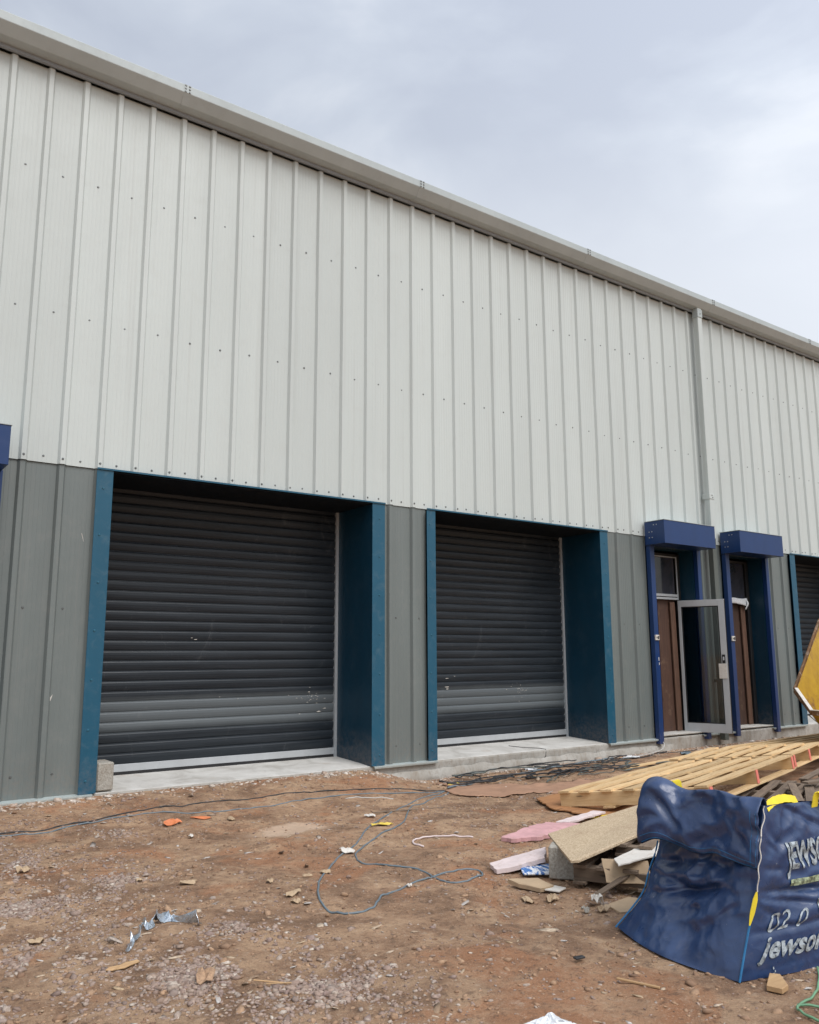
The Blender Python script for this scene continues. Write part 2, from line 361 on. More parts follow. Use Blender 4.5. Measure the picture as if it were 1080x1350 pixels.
def mat_skip():
    m, nt, b = nodes('yellow_rust')
    v = coords(nt); n = noi(nt, v, 3.2, 9, .72, .8); n2 = noi(nt, coords(nt, (1,1,.3)), 8, 6, .7)
    c = ramp(nt, n2, [(.3, (.36,.20,.010)), (.7, (.50,.30,.012))]); c = mix(nt, ramp(nt, n, [(.50, g(0)), (.64, g(.9))]), c, (.20,.09,.035))
    nt.links.new(c, b.inputs['Base Color']); b.inputs['Roughness'].default_value = .5; bump(nt, n, .4, .01, b); return m
M['skip'] = mat_skip()
M['skiprim'] = paint('worn_rim', (.15, .075, .03), .75, .4, (.55,.48,.40), 1, scale=5, bumps=.5)

# ------------------------------------------------------------------ camera
cam = bpy.data.cameras.new('camera'); co = bpy.data.objects.new('camera', cam); col.objects.link(co); scene.camera = co
yaw, pit, rol, F, D = .630768578, .169309798, -.00412624687, 1100.78, 9.3255
cam.sensor_fit = 'HORIZONTAL'; cam.sensor_width = 36; cam.lens = F/1080*36; cam.clip_end = 2000; cam.clip_start = .05
Rv = Vector((math.cos(yaw), -math.sin(yaw), 0)); Hv = Vector((math.sin(yaw), math.cos(yaw), 0)); Zv = Vector((0,0,1))
Fv = Hv*math.cos(pit)+Zv*math.sin(pit); Uv = -Hv*math.sin(pit)+Zv*math.cos(pit)
CR = Rv*math.cos(rol)+Uv*math.sin(rol); CU = -Rv*math.sin(rol)+Uv*math.cos(rol)
mt = Matrix((CR, CU, -Fv)).transposed().to_4x4(); mt.translation = (0, -D, 1.42); co.matrix_world = mt

# ------------------------------------------------------------------ ground
def gnoise(x, y):
    d = math.hypot(x, y+9.3)
    a = 1 if d < 25 else 0
    wall = ss(.0, -.25, y) if y > -.25 else 1
    n = mn.noise((x*.7, y*.7, 3.1))*.036 + mn.noise((x*2.3, y*2.3, 7))*.026
    for c0 in (-3.75, -5.35):          # old wheel tracks pressed into the soil
        t = y-(c0+.14*(x-2)+.12*math.sin(x*.8)); n -= .020*math.exp(-(t/.16)**2)*(.6+.6*mn.noise((x*1.3, c0, 2)))*(1+.35*math.sin(x*26+t*9))
    if d < 16: n += mn.noise((x*7, y*7, 1))*.015 + mn.noise((x*19, y*19, 5))*.007
    return n*a*wall*.8
def gtop(x, y): return gz(x, y) + gnoise(x, y)
def axis(lo, hi, step, far, grow=1.35):
    a = list(np.arange(lo, hi+1e-6, step)); s = step; x = hi
    while x < far: s *= grow; x += s; a.append(x)
    s = step; x = lo
    while x > -far: s *= grow; x -= s; a.insert(0, x)
    return a
xs = axis(-.5, 13.5, .045, 500); ys = axis(-8.5, .1, .045, 500)
vs = [(x, y, gtop(x, y) if y < .3 else -.27) for y in ys for x in xs]
nx = len(xs)
fs = [(j*nx+i, j*nx+i+1, (j+1)*nx+i+1, (j+1)*nx+i) for j in range(len(ys)-1) for i in range(nx-1)]
gm = MB(); gm.v = vs; gm.f = fs
go = gm.build('ground', M['ground'], smooth=True); tag(go, kind='structure')

# scattered stones
ICO = []
t_ = (1+5**.5)/2
iv = np.array([(-1,t_,0),(1,t_,0),(-1,-t_,0),(1,-t_,0),(0,-1,t_),(0,1,t_),(0,-1,-t_),(0,1,-t_),(t_,0,-1),(t_,0,1),(-t_,0,-1),(-t_,0,1)], float); iv /= np.linalg.norm(iv[0])
ifc = np.array([(0,11,5),(0,5,1),(0,1,7),(0,7,10),(0,10,11),(1,5,9),(5,11,4),(11,10,2),(10,7,6),(7,1,8),(3,9,4),(3,4,2),(3,2,6),(3,6,8),(3,8,9),(4,9,5),(2,4,11),(6,2,10),(8,6,7),(9,8,1)])
def stones(name, pts, sizes, m, label, flat=.6, elong=1.5):
    n = len(pts); V = np.repeat(iv[None], n, 0)*(1+rng.uniform(-.42, .42, (n, 12, 1)))
    sc = np.stack([sizes*rng.uniform(1, elong, n), sizes*rng.uniform(.75, 1.1, n), sizes*rng.uniform(flat*.7, flat*1.2, n)], 1)
    V = V*sc[:, None, :]
    a = rng.uniform(0, 6.28, n); ca, sa = np.cos(a), np.sin(a); tl = rng.uniform(-.5, .5, n)
    x = V[..., 0]*np.cos(tl)[:, None]+V[..., 2]*np.sin(tl)[:, None]; z = -V[..., 0]*np.sin(tl)[:, None]+V[..., 2]*np.cos(tl)[:, None]
    X = x*ca[:, None]-V[..., 1]*sa[:, None]; Y = x*sa[:, None]+V[..., 1]*ca[:, None]
    P = np.stack([X, Y, z], 2); base = np.array([(p[0], p[1], gtop(p[0], p[1])) for p in pts]); base[:, 2] += sc[:, 2]*rng.uniform(-.35, .35, n)
    P = (P+base[:, None, :]).reshape(-1, 3); Fc = (ifc[None]+(np.arange(n)*12)[:, None, None]).reshape(-1, 3)
    me = bpy.data.meshes.new(name); me.vertices.add(len(P)); me.vertices.foreach_set('co', P.ravel())
    me.loops.add(Fc.size); me.loops.foreach_set('vertex_index', Fc.ravel()); me.polygons.add(len(Fc))
    me.polygons.foreach_set('loop_start', np.arange(0, Fc.size, 3)); me.update(calc_edges=True); me.materials.append(m)
    o = bpy.data.objects.new(name, me); col.objects.link(o); tag(o, label, 'stones', kind='stuff'); return o
def scatter(n, lo, hi, dens=None):
    out = []
    while len(out) < n:
        # more stones close to the camera, where they show one by one
        d = 2.6 + 9.4*rng.random()**1.0; a = rng.uniform(R(-2), R(74)); x = d*math.sin(a); y = -9.3+d*math.cos(a)
        if y > .0 or x < -.5: continue
        if dens and rng.random() > dens(x, y): continue
        out.append((x, y))
    return out
def dn(x, y):
    p = mn.noise((x*.8, y*.8, 11))*.5+mn.noise((x*2.2, y*2.2, 4))*.5
    left = ss(3.0, .9, x)
    return max(.03, min(1, .05 + p*1.3*(.3+left) + left*.22))
pts = scatter(14000, 0, 0, dn)
stones('gravel', pts, rng.lognormal(math.log(.0075), .45, len(pts)).clip(.004, .026), M['gravel'], 'loose pinkish grey gravel scattered over the soil')
# dense gravel spreads
gp = []
for cx, cy, r, n in ((1.75,-4.95,.5,2300), (1.35,-3.1,.45,1500), (2.3,-5.5,.5,1500), (1.5,-1.9,.6,1100), (2.1,-2.9,.5,850), (1.2,-4.2,.4,850), (2.35,-4.35,.3,600), (1.3,-1.1,.5,850), (2.6,-1.2,.5,600)):
    for k in range(n):
        a = rng.uniform(0, 6.28); q = abs(rng.normal(0, .55))*r; x = cx+q*math.cos(a)*1.2; y = cy+q*math.sin(a)
        if mn.noise((x*3, y*3, 2)) > -.12 and y < -.05: gp.append((x, y))
stones('gravel_patch', gp, rng.lognormal(math.log(.0095), .42, len(gp)).clip(.004, .027), M['gravel'], 'dense patches of angular gravel on the left foreground')
pts = scatter(9000, 0, 0, lambda x, y: max(.12, .35+mn.noise((x*1.6, y*1.6, 9))*1.2))
stones('soil_clods', pts, rng.lognormal(math.log(.0085), .5, len(pts)).clip(.004, .03), M['clod'], 'crumbled brown soil clods all over the yard', .55, 1.3)
rp = []
for k in range(2600):
    x = rng.uniform(.3, 18); y = -abs(rng.normal(0, .16))-.02
    if 5.9 < x < 7.4: y = -abs(rng.normal(.05, .25))-.02
    if x > 7.4 and rng.random() < .3: continue
    if 2.9 < x < 5.2 and rng.random() < .5: continue
    rp.append((x, y))
stones('slab_edge_rubble', rp, rng.lognormal(math.log(.012), .5, len(rp)).clip(.005, .05), M['rubble'], 'pale crushed rubble lying along the foot of the concrete slab')
dp_ = scatter(1300, 0, 0, lambda x, y: .5)
stones('timber_crumbs', dp_, rng.lognormal(math.log(.011), .5, len(dp_)).clip(.005, .03), M['debris'], 'tiny splinters and crumbs of building waste on the soil', .25, 3.2)

# ------------------------------------------------------------------ the building
B = thing('industrial_unit', (12, 0, 0), 'long metal-clad industrial unit, off-white sheeting above grey, with blue framed doors', 'building')
S, U0, ZT, ZM = .39417, 1.37844, 8.065, 3.49
XL, XR = -6.0, 34.0
def prof_points(a, b, off=0.0):
    k0 = int((a-U0)/S)-2; k1 = int((b-U0)/S)+2; pts = []
    for k in range(k0, k1+1):
        c = U0+k*S
        pts += [(c-.047, .038), (c-.024, 0), (c+.024, 0), (c+.047, .038)]
        for q in (.105, .151, .197, .243, .289):
            pts += [(c+q-.009, .038), (c+q-.003, .0364), (c+q+.003, .0364), (c+q+.009, .038)]
    pts = sorted(pts)
    def yy(x):
        for (x0, y0), (x1, y1) in zip(pts, pts[1:]):
            if x0 <= x <= x1: return y0+(y1-y0)*(x-x0)/max(1e-9, x1-x0)
        return .038
    out = [(a, yy(a))]+[p for p in pts if a < p[0] < b]+[(b, yy(b))]
    return [(x, y+off) for x, y in out]
def sheet(a, b, z0, z1, off, name, m, parent, amp=.0026):
    pr_ = prof_points(a, b, off); nz = max(1, int((z1-z0)/.45)); mb = MB(); n = len(pr_)
    for j in range(nz+1):
        z = z0+(z1-z0)*j/nz
        for x, y in pr_: mb.v.append((x, y+mn.noise((x*1.1, z*.9, off*50))*amp*2, z))
    for j in range(nz):
        for i in range(n-1): mb.f.append((j*n+i, j*n+i+1, (j+1)*n+i+1, (j+1)*n+i))
    me = mb.build(name, m, parent)
    return me
# sheets 1 m cover: slight tone change between sheets is in their colour
up = sheet(XL, XR, ZM-.02, ZT, 0, 'upper_cladding', M['white'], B)
scr = MB()
for k in range(6):
    t = 2*math.pi*k/6
    scr.v.append((.0085*math.cos(t), -.007, .0085*math.sin(t)))
for k in range(10):
    t = 2*math.pi*k/10; scr.v.append((.0135*math.cos(t), 0, .0135*math.sin(t)))
scr.f = [tuple(range(6))]+[(k, (k+1) % 6, 6+int((k+1)*10/6) % 10, 6+int(k*10/6)) for k in range(6)]+[tuple(range(6, 16))]
def screw_mesh(m):
    me = bpy.data.meshes.new('screw'); me.from_pydata(scr.v, [], scr.f); me.materials.append(m); return me
SM = screw_mesh(M['screw']); SMB = screw_mesh(M['screwblue'])
def put_screw(p, parent, me=SM, s=1):
    o = bpy.data.objects.new('screw', me); col.objects.link(o); o.parent = parent; o.location = Vector(p)-wloc(parent); o.scale = (s, s, s)
def merged_screws(plist, parent, m=None):
    mb = MB()
    for p in plist:
        mb.add([(v[0]+p[0], v[1]+p[1], v[2]+p[2]) for v in scr.v], scr.f)
    o = mb.build('screws', m or M['screw'], parent); o['kind'] = 'stuff'
allp = []
for k in range(-18, 83):
    x = U0+(k+.5)*S
    if XL+.3 < x < XR-.3:
        for z in (6.81, 5.165, 3.535):
            allp.append((x+rnd.uniform(-.006, .006), 0.0375, z+rnd.uniform(-.01, .01)))
        allp.append((x+S/2-.0, -.001, 3.525))
allp.sort(key=lambda p: abs(p[0]-1)+ (100 if p[0] < .8 else 0) + (0 if p[2] > 1 else 0))
for p in allp[:100]: put_screw(p, up)
merged_screws(allp[100:], up)

# gutter: sloped bottom lip, tall bright fascia
gp_ = [(-.03, 8.108), (-.165, 8.125), (-.26, 8.238), (-.26, 8.342), (-.25, 8.35), (-.24, 8.342), (-.24, 8.25), (-.155, 8.145), (-.03, 8.135)]
gut = MB().prism(gp_, 'x', XL, XR).build('gutter', M['gutter'], B, bevel=.004)
for gx in (-.35, 3.27, 6.88, 10.5, 14.12, 17.73, 21.4):
    o = MB().prism([(y-.003 if y < -.04 else y, z+(-.003 if z < 8.2 else .003)) for y, z in gp_[:4]]+[(-.05, 8.342)], 'x', gx-.045, gx+.045).build('gutter_joint', M['gutter'], gut)
    pts = [(gx+dx, -.264, z) for dx in (-.025, .025) for z in (8.25, 8.29, 8.33)]
    merged_screws([(p[0], p[1], p[2]) for p in pts], o)
MB().box(XL, XR, -.048, -.004, 8.068, 8.108).build('eaves_trim', M['trim'], B, bevel=.003)
MB().box(XL, XR, .052, .10, 7.9, 8.06).build('eaves_closure', M['black'], B)
rf = MB(); rf.add([(XL, -.22, 8.30), (XR, -.22, 8.30), (XR, 9, 9.0), (XL, 9, 9.0), (XR, 18, 8.3), (XL, 18, 8.3)], [(0,1,2,3), (3,2,4,5)])
rf.build('roof', M['white'], B, solid=.06)
ew = MB()
for x in (XL+.02, XR-.02): ew.add([(x, .06, -.3), (x, 18, -.3), (x, 18, 8.25), (x, 9, 8.95), (x, .06, 8.25)], [(0,1,2,3,4)])
ew.add([(XL, 17.9, -.3), (XR, 17.9, -.3), (XR, 17.9, 8.25), (XL, 17.9, 8.25)], [(0,1,2,3)])
ew.build('side_cladding', M['grey'], B)

# downpipe
dpo = MB().box(13.715, 13.845, -.155, -.045, 3.55, 8.13).build('downpipe', M['white'], B, bevel=.006)
MB().box(13.703, 13.857, -.165, -.004, 4.30, 4.40).build('bracket', M['white'], dpo, bevel=.004)
MB().box(13.704, 13.856, -.165, -.04, 7.93, 8.10).build('pipe_collar', M['gutter'], dpo, bevel=.004)
merged_screws([(13.78, -.166, 8.0), (13.78, -.166, 4.37), (13.80, -.166, 4.33)], dpo)
dpl = MB().box(13.72, 13.84, -.15, -.045, -.12, 3.545).build('lower_downpipe', M['pipegrey'], B, bevel=.006)
MB().box(13.71, 13.85, -.158, -.004, .9, .96).build('bracket', M['pipegrey'], dpl)

# lower panels
def lower(a, b):
    p = sheet(a, b, 0.0, 3.47, .014, 'lower_cladding', M['grey'], B)
    MB().prism([(-.045, -.006), (-.045, -.016), (-.04, -.034), (-.036, -.034), (-.036, -.018), (.03, -.004), (.05, -.002), (.05, .003)], 'x', a-.02 if a < 2 else a-.15, b+.12 if b < 12 else b+.1).build('drip_flashing', M['galv'], p)
    for k in range(-18, 83):
        x = U0+(k+.28)*S
        if a+.05 < x < b-.05 and x < 18:
            for z in (.225, 1.92): put_screw((x, .0515, z), p)
    return p
P1 = lower(XL, .12); P2 = lower(1.57, 2.55); P3 = lower(6.36, 7.13); P4 = lower(10.92, 11.98); P5 = lower(13.41, 14.235); P6 = lower(15.665, 16.63); P7 = lower(20.5, XR)
for nm, pl in (('paint_scratch', [(2.16, 1.0)]),):
    pass
# white scuffs chipped into the grey sheet
sc_ = MB()
sc_.add([(2.185, .0500, .975), (2.215, .0500, .96), (2.235, .0500, 1.03), (2.215, .0500, 1.0)], [(0,1,2,3)])
sc_.add([(2.42, .0500, 2.74), (2.427, .0500, 2.735), (2.455, .0500, 2.63), (2.45, .0500, 2.64)], [(0,1,2,3)])
sc_.build('paint_scratch', M['plaster'], P2)

# plinth slab
pl = MB()
seg = [XL, .12, 1.57, 2.71, 3.2, 6.18, 7.26, 9.35, 10.75, 12, 13.4, 16.8, 20.3, XR]
def ztop(y): return .0 + .05*ss(.0, .95, y)
nX = 420
for i in range(nX+1):
    x = XL+(XR-XL)*i/nX
    e = mn.noise((x*3, 1, 1))*.006; f2 = mn.noise((x*9, 4, 1))*.005
    row = [(x, .012+f2*.4, -.6), (x, .012+f2*.5, -.2), (x, .008+f2, -.03), (x, .014+abs(f2), -.008+e*.3), (x, .03, -.003), (x, .3, .018), (x, .95, .05), (x, 3, .05)]
    pl.v += row
for i in range(nX):
    for j in range(7): pl.f.append((i*8+j, (i+1)*8+j, (i+1)*8+j+1, i*8+j+1))
sl = pl.build('concrete_slab', M['concrete'], B, smooth=False)
ck = MB(); ckp = [(9.05, .50, .0315), (9.12, .3, .021), (9.33, .12, .010), (9.36, .02, .0), (9.352, .006, -.04), (9.345, .006, -.09), (9.30, .006, -.14)]
ck.tube(ckp, .0045, 5); ck.build('slab_crack', M['black'], sl)
# bulge of rough-cast concrete either side of the second shutter bay
rc = MB()
rc.grid(lambda u, v: (6.4+u*6.0, .003-.035*math.sin(math.pi*v)*(1+.5*mn.noise((u*30, v*4, 2)))-.01, -.34+v*.26*(.9+.15*mn.noise((u*20, 0, 1)))), 120, 6)
rc.build('footing', M['concrete'], B, smooth=True)

# roller shutter bays
def bay(x0, x1, fl, fr, dots=(), lit=True):
    """opening x0..x1, flanges reach out to fl / fr"""
    o = thing('x', (x0, 0, 0), None, None); o.name = 'roller_shutter_bay'; o.parent = B; o.location = Vector((x0, 0, 0))-B.location
    y1 = .93
    s1 = MB().box(fl, x0, -.014, -.006, .0, 3.455).build('door_trim', M['teal'], o, bevel=.002); s2 = MB().box(x1, fr, -.014, -.006, .0, 3.455).build('door_trim', M['teal'], o, bevel=.002)
    for x, sur in (((fl+x0)/2-.02, s1), ((x1+fr)/2+.015, s2)):
        for k in range(7): put_screw((x+rnd.uniform(-.01, .01), -.0145, .13+k*.52), sur, SMB, 1.1)
    MB().box(x0-.012, x0, -.0055, y1, .0, 3.44).build('reveal', M['tealshade'], o); j = MB(); j.box(x1, x1+.012, -.0055, y1, .0, 3.44); MB().box(x0-.012, x1+.012, -.0055, y1, 3.441, 3.45).build('soffit', M['soffit'], o)
    j.build('reveal', M['tealshade'], o)
    MB().box(fl, fr, -.03, -.0145, 3.457, 3.476).build('head_flashing', M['teal'], o)
    # curtain
    zs = .165; n = int((3.44-zs)/.1195)+1; mb = MB(); prf = []
    for k in range(n+1):
        zt = zs+(k+1)*.1195
        for t, d in ((.999, 0), (.93, -.013), (.84, -.018), (.60, -.0205), (.35, -.017), (.15, -.009), (.03, .001)):
            prf.append((zs+k*.1195+t*.1195, d))
    prf = sorted(prf)
    nxs = 14
    for i in range(nxs+1):
        x = x0+.03+(x1-x0-.06)*i/nxs
        for z, d in prf: mb.v.append((x, .90+d+mn.noise((x*1.5, z*1.3, 5))*.003, z))
    m_ = len(prf)
    for i in range(nxs):
        for q in range(m_-1): mb.f.append((i*m_+q, (i+1)*m_+q, (i+1)*m_+q+1, i*m_+q+1))
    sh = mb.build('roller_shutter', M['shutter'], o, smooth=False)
    MB().box(x0+.03, x1-.03, .868, .905, .082, .166).build('bottom_rail', M['alu'], sh, bevel=.003)
    MB().box(x0+.03, x1-.03, .872, .90, .045, .081).build('rubber_seal', M['black'], sh)
    MB().box(x1-.042, x1-.001, .855, .925, .045, 3.44).build('guide_rail', M['alu'], o)
    MB().box(x0+.001, x0+.042, .855, .925, .045, 3.44).build('guide_rail', M['alu'], o)
    MB().box(x0, x1, .935, .95, .04, 3.44).build('backing', M['black'], o)
    if dots:
        for (x, z, s) in dots:
            d = MB()
            a = [rnd.uniform(.5, 1.2) for _ in range(7)]; an = rnd.uniform(-.8, .8)
            ring = [(x+s*a[i]*math.cos(i*.9)*2.6+s*math.sin(i*.9)*an, .8785, z+s*a[i]*math.sin(i*.9)*.55) for i in range(7)]
            d.add(ring, [tuple(range(7))])
            d.build('paint_splash', M['plaster'], sh)
    return o
dotsA = [(5.75+rnd.gauss(0, .13), .86+rnd.gauss(0, .05), rnd.uniform(.002, .007)) for _ in range(30)]+[(5.9, .66, .014), (5.99, .7, .012), (5.6, .64, .008), (4.1, 1.62, .01), (4.45, .9, .005), (4.7, .87, .004), (4.05, 1.64, .006)]
dotsB = [(9.7+rnd.gauss(0, .13), .84+rnd.gauss(0, .05), rnd.uniform(.002, .006)) for _ in range(34)]+[(8.15, .93, .018), (8.16, .9, .014), (8.15, 1.06, .012), (8.3, 1.09, .006), (7.9, 1.09, .005)]
b1 = bay(2.71, 6.18, 2.53, 6.385, dotsA); b2 = bay(7.26, 10.75, 7.105, 10.94, dotsB); b3 = bay(16.8, 20.3, 16.61, 20.48)
# concrete kerb block at left jamb of bay one
cb = MB().box(2.724, 2.90, .02, .34, .012, .30).build('kerb_block', M['block'], b1, bevel=.012)

# entrances (posts, box, frame). origin = left edge of left post
E0 = None
def entrance(x, leaf=False, strip=False):
    o = thing('x', (x, 0, 0), None, None); o.name = 'entrance'; o.parent = B; o.location = Vector((x, 0, 0))-B.location
    for a, b in ((0, .115), (1.355, 1.455)):
        MB().box(x+a, x+b, -.075, .012, -.085, 3.31).build('post', M['navy'], o, bevel=.004)
    bx = MB().box(x-.03, x+1.44, -.42, -.001, 3.30, 3.705).build('shutter_box', M['navy'], o, bevel=.004)
    cp = MB().box(x-.038, x+1.448, -.428, .001, 3.706, 3.714); cp.build('box_lid', M['gutter'], bx)
    dts = [(x-.0315, y, z) for y in (-.10, -.16) for z in (3.42, 3.52)]+[(x-.0315, -.26, 3.64), (x-.0315, -.2, 3.64)]
    mb = MB()
    for q in dts: mb.box(q[0]-.003, q[0], q[1]-.008, q[1]+.008, q[2]-.008, q[2]+.008)
    mb.build('rivet', M['alu'], bx)
    j = MB(); j.box(x+.10, x+.112, .0125, .33, .0, 3.30); j.box(x+1.335, x+1.347, .0125, .33, .0, 3.30); j.box(x+.112, x+1.335, .0125, .33, 3.29, 3.302)
    j.build('reveal', M['tealshade'], o)
    fr = MB(); y0, y1 = .30, .36
    fr.box(x+.113, x+.16, y0, y1, .03, 3.25); fr.box(x+1.235, x+1.334, y0+.01, y1, .03, 3.25); fr.box(x+.161, x+1.209, y0, y1, 3.20, 3.25)
    f = fr.build('door_frame', M['black'], o, bevel=.003)
    al = MB(); al.box(x+.161, x+1.209, y0-.012, y0+.04, 2.455, 2.50); al.box(x+.161, x+1.209, y0-.012, y0+.04, 2.40, 2.44); al.box(x+1.21, x+1.234, y0-.01, y0+.009, 2.40, 3.2) if leaf else None
    if leaf: al.box(x+.161, x+1.209, y0-.005, y0+.03, 3.18, 3.199)
    al.build('transom_bar', M['alu'], f, bevel=.002)
    MB().box(x+.161, x+1.194, .335, .341, 2.505, 3.199).build('transom_window', M['darkglass'], f)
    # boarding nailed across the doorway
    MB().box(x+.161, x+.72, .40, .418, .05, 2.42).build('ply_board', M['redbrown'], o)
    MB().box(x+.725, x+1.215, .385, .403, .05, 2.40).build('ply_board', M['redbrown'], o)
    MB().beam((x+1.13, .35, .05), (x+1.10, .35, 2.36), .14, .03, (0, 1, 0)).build('timber_stud', M['timber_orange2'], o, bevel=.004)
    MB().box(x+1.03, x+1.33, .48, .5, .05, 3.28).build('backing', M['black'], o)
    MB().box(x+.1, x+1.05, .60, .62, .05, 3.28).build('backing', M['black'], o)
    MB().box(x+.10, x+1.34, .005, .5, .022, .045).build('threshold', M['concrete'], o, bevel=.004)
    pz = MB(); pz.box(x+.0, x+.1, -.10, -.076, 1.65, 1.74); pp = pz.build('lock_plate', M['plaster'], o, bevel=.003)
    MB().box(x+.055, x+.085, -.104, -.1005, 1.67, 1.72).box(x+.02, x+.04, -.104, -.1005, 1.68, 1.71).build('lock_keyhole', M['black'], pp)
    return o
M['timber_orange2'] = wood('stud', (.19, .10, .065), (.10, .055, .036), .7, 'z')
e0 = entrance(.12); e1 = entrance(11.97, True); e2 = entrance(14.225)
# chipped paint marks on e1's left post
MB().box(12.045, 12.06, -.0775, -.0752, 1.30, 1.36).box(12.05, 12.065, -.0775, -.0752, 1.23, 1.27).build('paint_chip', M['plaster'], e1)
# open glazed leaf on the first entrance, hinged at its right jamb
hx, hy = 13.185, .30; dl = Vector((.26, -.79, 0)).normalized(); nl = Vector((0,0,1)).cross(dl)
LW = .83; z0, z1 = .035, 2.385
def lb(a, b, za, zb, th=.05, off=0):
    return MB().obox(Vector((hx, hy, 0))+dl*(a+b)/2+nl*off+Vector((0,0,(za+zb)/2)), dl, nl, (0,0,1), b-a, th, zb-za)
leaf = lb(0, .055, z0, z1).build('door_leaf', M['alu'], e1, bevel=.003)
lb(LW-.105, LW, z0, z1).build('stile', M['alu'], leaf, bevel=.003)
lb(.0555, LW-.1055, z1-.115, z1).build('top_rail', M['tape'] if 'tape' in M else M['alu'], leaf, bevel=.003)
lb(.0555, LW-.1055, z0, z0+.155).build('bottom_rail', M['alu'], leaf, bevel=.003)
gk = lb(.056, .075, z0+.156, z1-.116, .03); 
for a in ((LW-.125, LW-.106, z0+.156, z1-.116), (.076, LW-.126, z0+.156, z0+.172), (.076, LW-.126, z1-.132, z1-.116)):
    q = lb(*a, .03); gk.add(q.v, q.f)
gk.build('gasket', M['black'], leaf)
lb(.0755, LW-.1255, z0+.1725, z1-.1325, .008).build('glass_pane', M['glass'], leaf)
side = -1 if nl.dot(Vector((-1,-1,0))) < 0 else 1
lb(LW-.155, LW-.02, .98, 1.24, .012, side*.034).build('lock_case', M['plaster'], leaf, bevel=.003)
lb(LW-.09, LW-.035, 1.245, 1.40, .006, side*.029).build('lock_recess', M['black'], leaf)
lb(LW-.075, LW-.05, 1.30, 1.36, .014, side*.037).build('lock_cylinder', M['alu'], leaf, bevel=.004)
lb(LW+.0005, LW+.003, z0+.01, z1-.01, .04).build('edge_strip', M['black'], leaf)
# white protective film hanging from e2's transom
mb = MB(); mb.grid(lambda u, v: (14.40+u*.98, .27-.01*math.sin(u*9), 2.50-.11*v-.05*ss(.75, 1, u)*v+.01*math.sin(u*14)), 16, 4)
mb.grid(lambda u, v: (15.33+u*.05+.02*math.sin(v*5), .262-.02*math.sin(v*4), 2.47-.19*v), 3, 8)
mb.build('protective_film', M['whiteplastic'], e2, smooth=True, solid=.003)

# ------------------------------------------------------------------ bulk bag
def lerp(a, b, t): return a+(b-a)*t
def poly(P, t):
    n = len(P)-1; s = min(n-1e-6, max(0, t*n)); i = int(s); f = s-i
    p0 = P[max(i-1, 0)]; p1 = P[i]; p2 = P[i+1]; p3 = P[min(i+2, n)]
    return .5*((2*p1)+(-p0+p2)*f+(2*p0-5*p1+4*p2-p3)*f*f+(-p0+3*p1-3*p2+p3)*f**3)
BO = Vector((4.5, -6.3, -.2))
colF = [Vector(p) for p in COLF_] if 'COLF_' in globals() else [Vector(p) for p in ((3.983,-6.65,-.20), (4.07,-6.66,.02), (4.135,-6.69,.24), (4.17,-6.70,.44), (4.266,-6.68,.62))]
colL = [Vector(p) for p in ((4.17,-5.72,-.20), (4.31,-5.81,-.02), (4.37,-5.83,.12), (4.46,-5.83,.26), (4.43,-5.90,.56))]
colR = [Vector(p) for p in ((4.95,-6.80,-.20), (5.00,-6.82,.05), (4.97,-6.78,.25), (4.90,-6.74,.46), (4.72,-6.70,.60))]
colB = [Vector(p) for p in ((5.08,-5.82,-.20), (5.12,-5.78,.05), (5.05,-5.8,.25), (4.95,-5.86,.45), (4.85,-5.95,.50))]
def face(ca, cb, nrm, bul, seed, creases=(), amp=1.0):
    def f(u, v, off=0.0):
        a = poly(ca, v); b = poly(cb, v); p = lerp(a, b, u)
        e = math.sin(math.pi*min(1, max(0, u)))**.6 * (math.sin(math.pi*min(1, max(0, v*.97)))**.6 + .05)
        w = mn.noise((u*2.6+seed, v*3.2, seed))*.075 + (.5-abs(mn.noise((u*4+v*3, v*6-u*2, seed+3)))*2.2)*.026 + (.5-abs(mn.noise((u*9-v*5, v*10+u*6, seed+5)))*2.2)*.005
        w += (abs(mn.noise((u*3+v*5, v*7-u*5, seed+8)))-.2)*-.05
        w *= amp
        for (u0, v0, u1, v1, dep, wd) in creases:
            d = Vector((u1-u0, v1-v0)); L = d.length; d /= L; q = Vector((u-u0, v-v0)); tt = q.dot(d)/L; pd = abs(q.x*d.y-q.y*d.x)
            w -= dep*math.exp(-(pd/wd)**2)*ss(-.1, .1, tt)*ss(1.1, .9, tt)
        d_ = bul*math.sin(math.pi*u)*max(0., 1.15-1.3*v)+w*e+off
        q = p+nrm*d_
        if q.z < -.205: q.z = -.205
        return q
    return f
nLF = Vector((-.975, -.10, .06)).normalized(); nFR = Vector((-.10, -.99, .05)).normalized()
fLF = face(colL, colF, nLF, .10, 2.3, [(.0,.60,1.,.66,.05,.07), (.1,.30,.80,.47,.06,.045), (.55,.05,.88,.38,.045,.05), (.02,.50,.5,.36,.04,.04), (.25,.02,.6,.22,.03,.04)])
fFR = face(colF, colR, nFR, .045, 6.1, [(.0,.46,.75,.39,.030,.022), (.0,.43,.5,.33,.022,.018), (.0,.90,.26,.70,.022,.03), (.0,.80,.22,.66,.018,.022), (.35,.98,.8,.76,.03,.04), (.0,.235,.7,.235,.020,.016), (.0,.40,.3,.24,.018,.016), (.0,.05,.4,.07,.012,.02), (.0,.60,.22,.56,.014,.018)], .42)
fRB = face(colR, colB, Vector((1, .1, 0)), .06, 9.7); fBL = face(colB, colL, Vector((0, 1, 0)), .05, 12.4)
bag = thing('builders_bag', BO, 'slumped navy blue woven builders bulk bag with yellow straps and white lettering', 'bulk bag')
mb = MB(); NU, NV = 84, 76
for fn in (fLF, fFR, fRB, fBL): mb.grid(lambda u, v, fn=fn: fn(u, v), NU, NV)
cen = Vector((4.55, -6.25, .25))
body = mb.build('bag_body', M['bag'], bag, smooth=True)
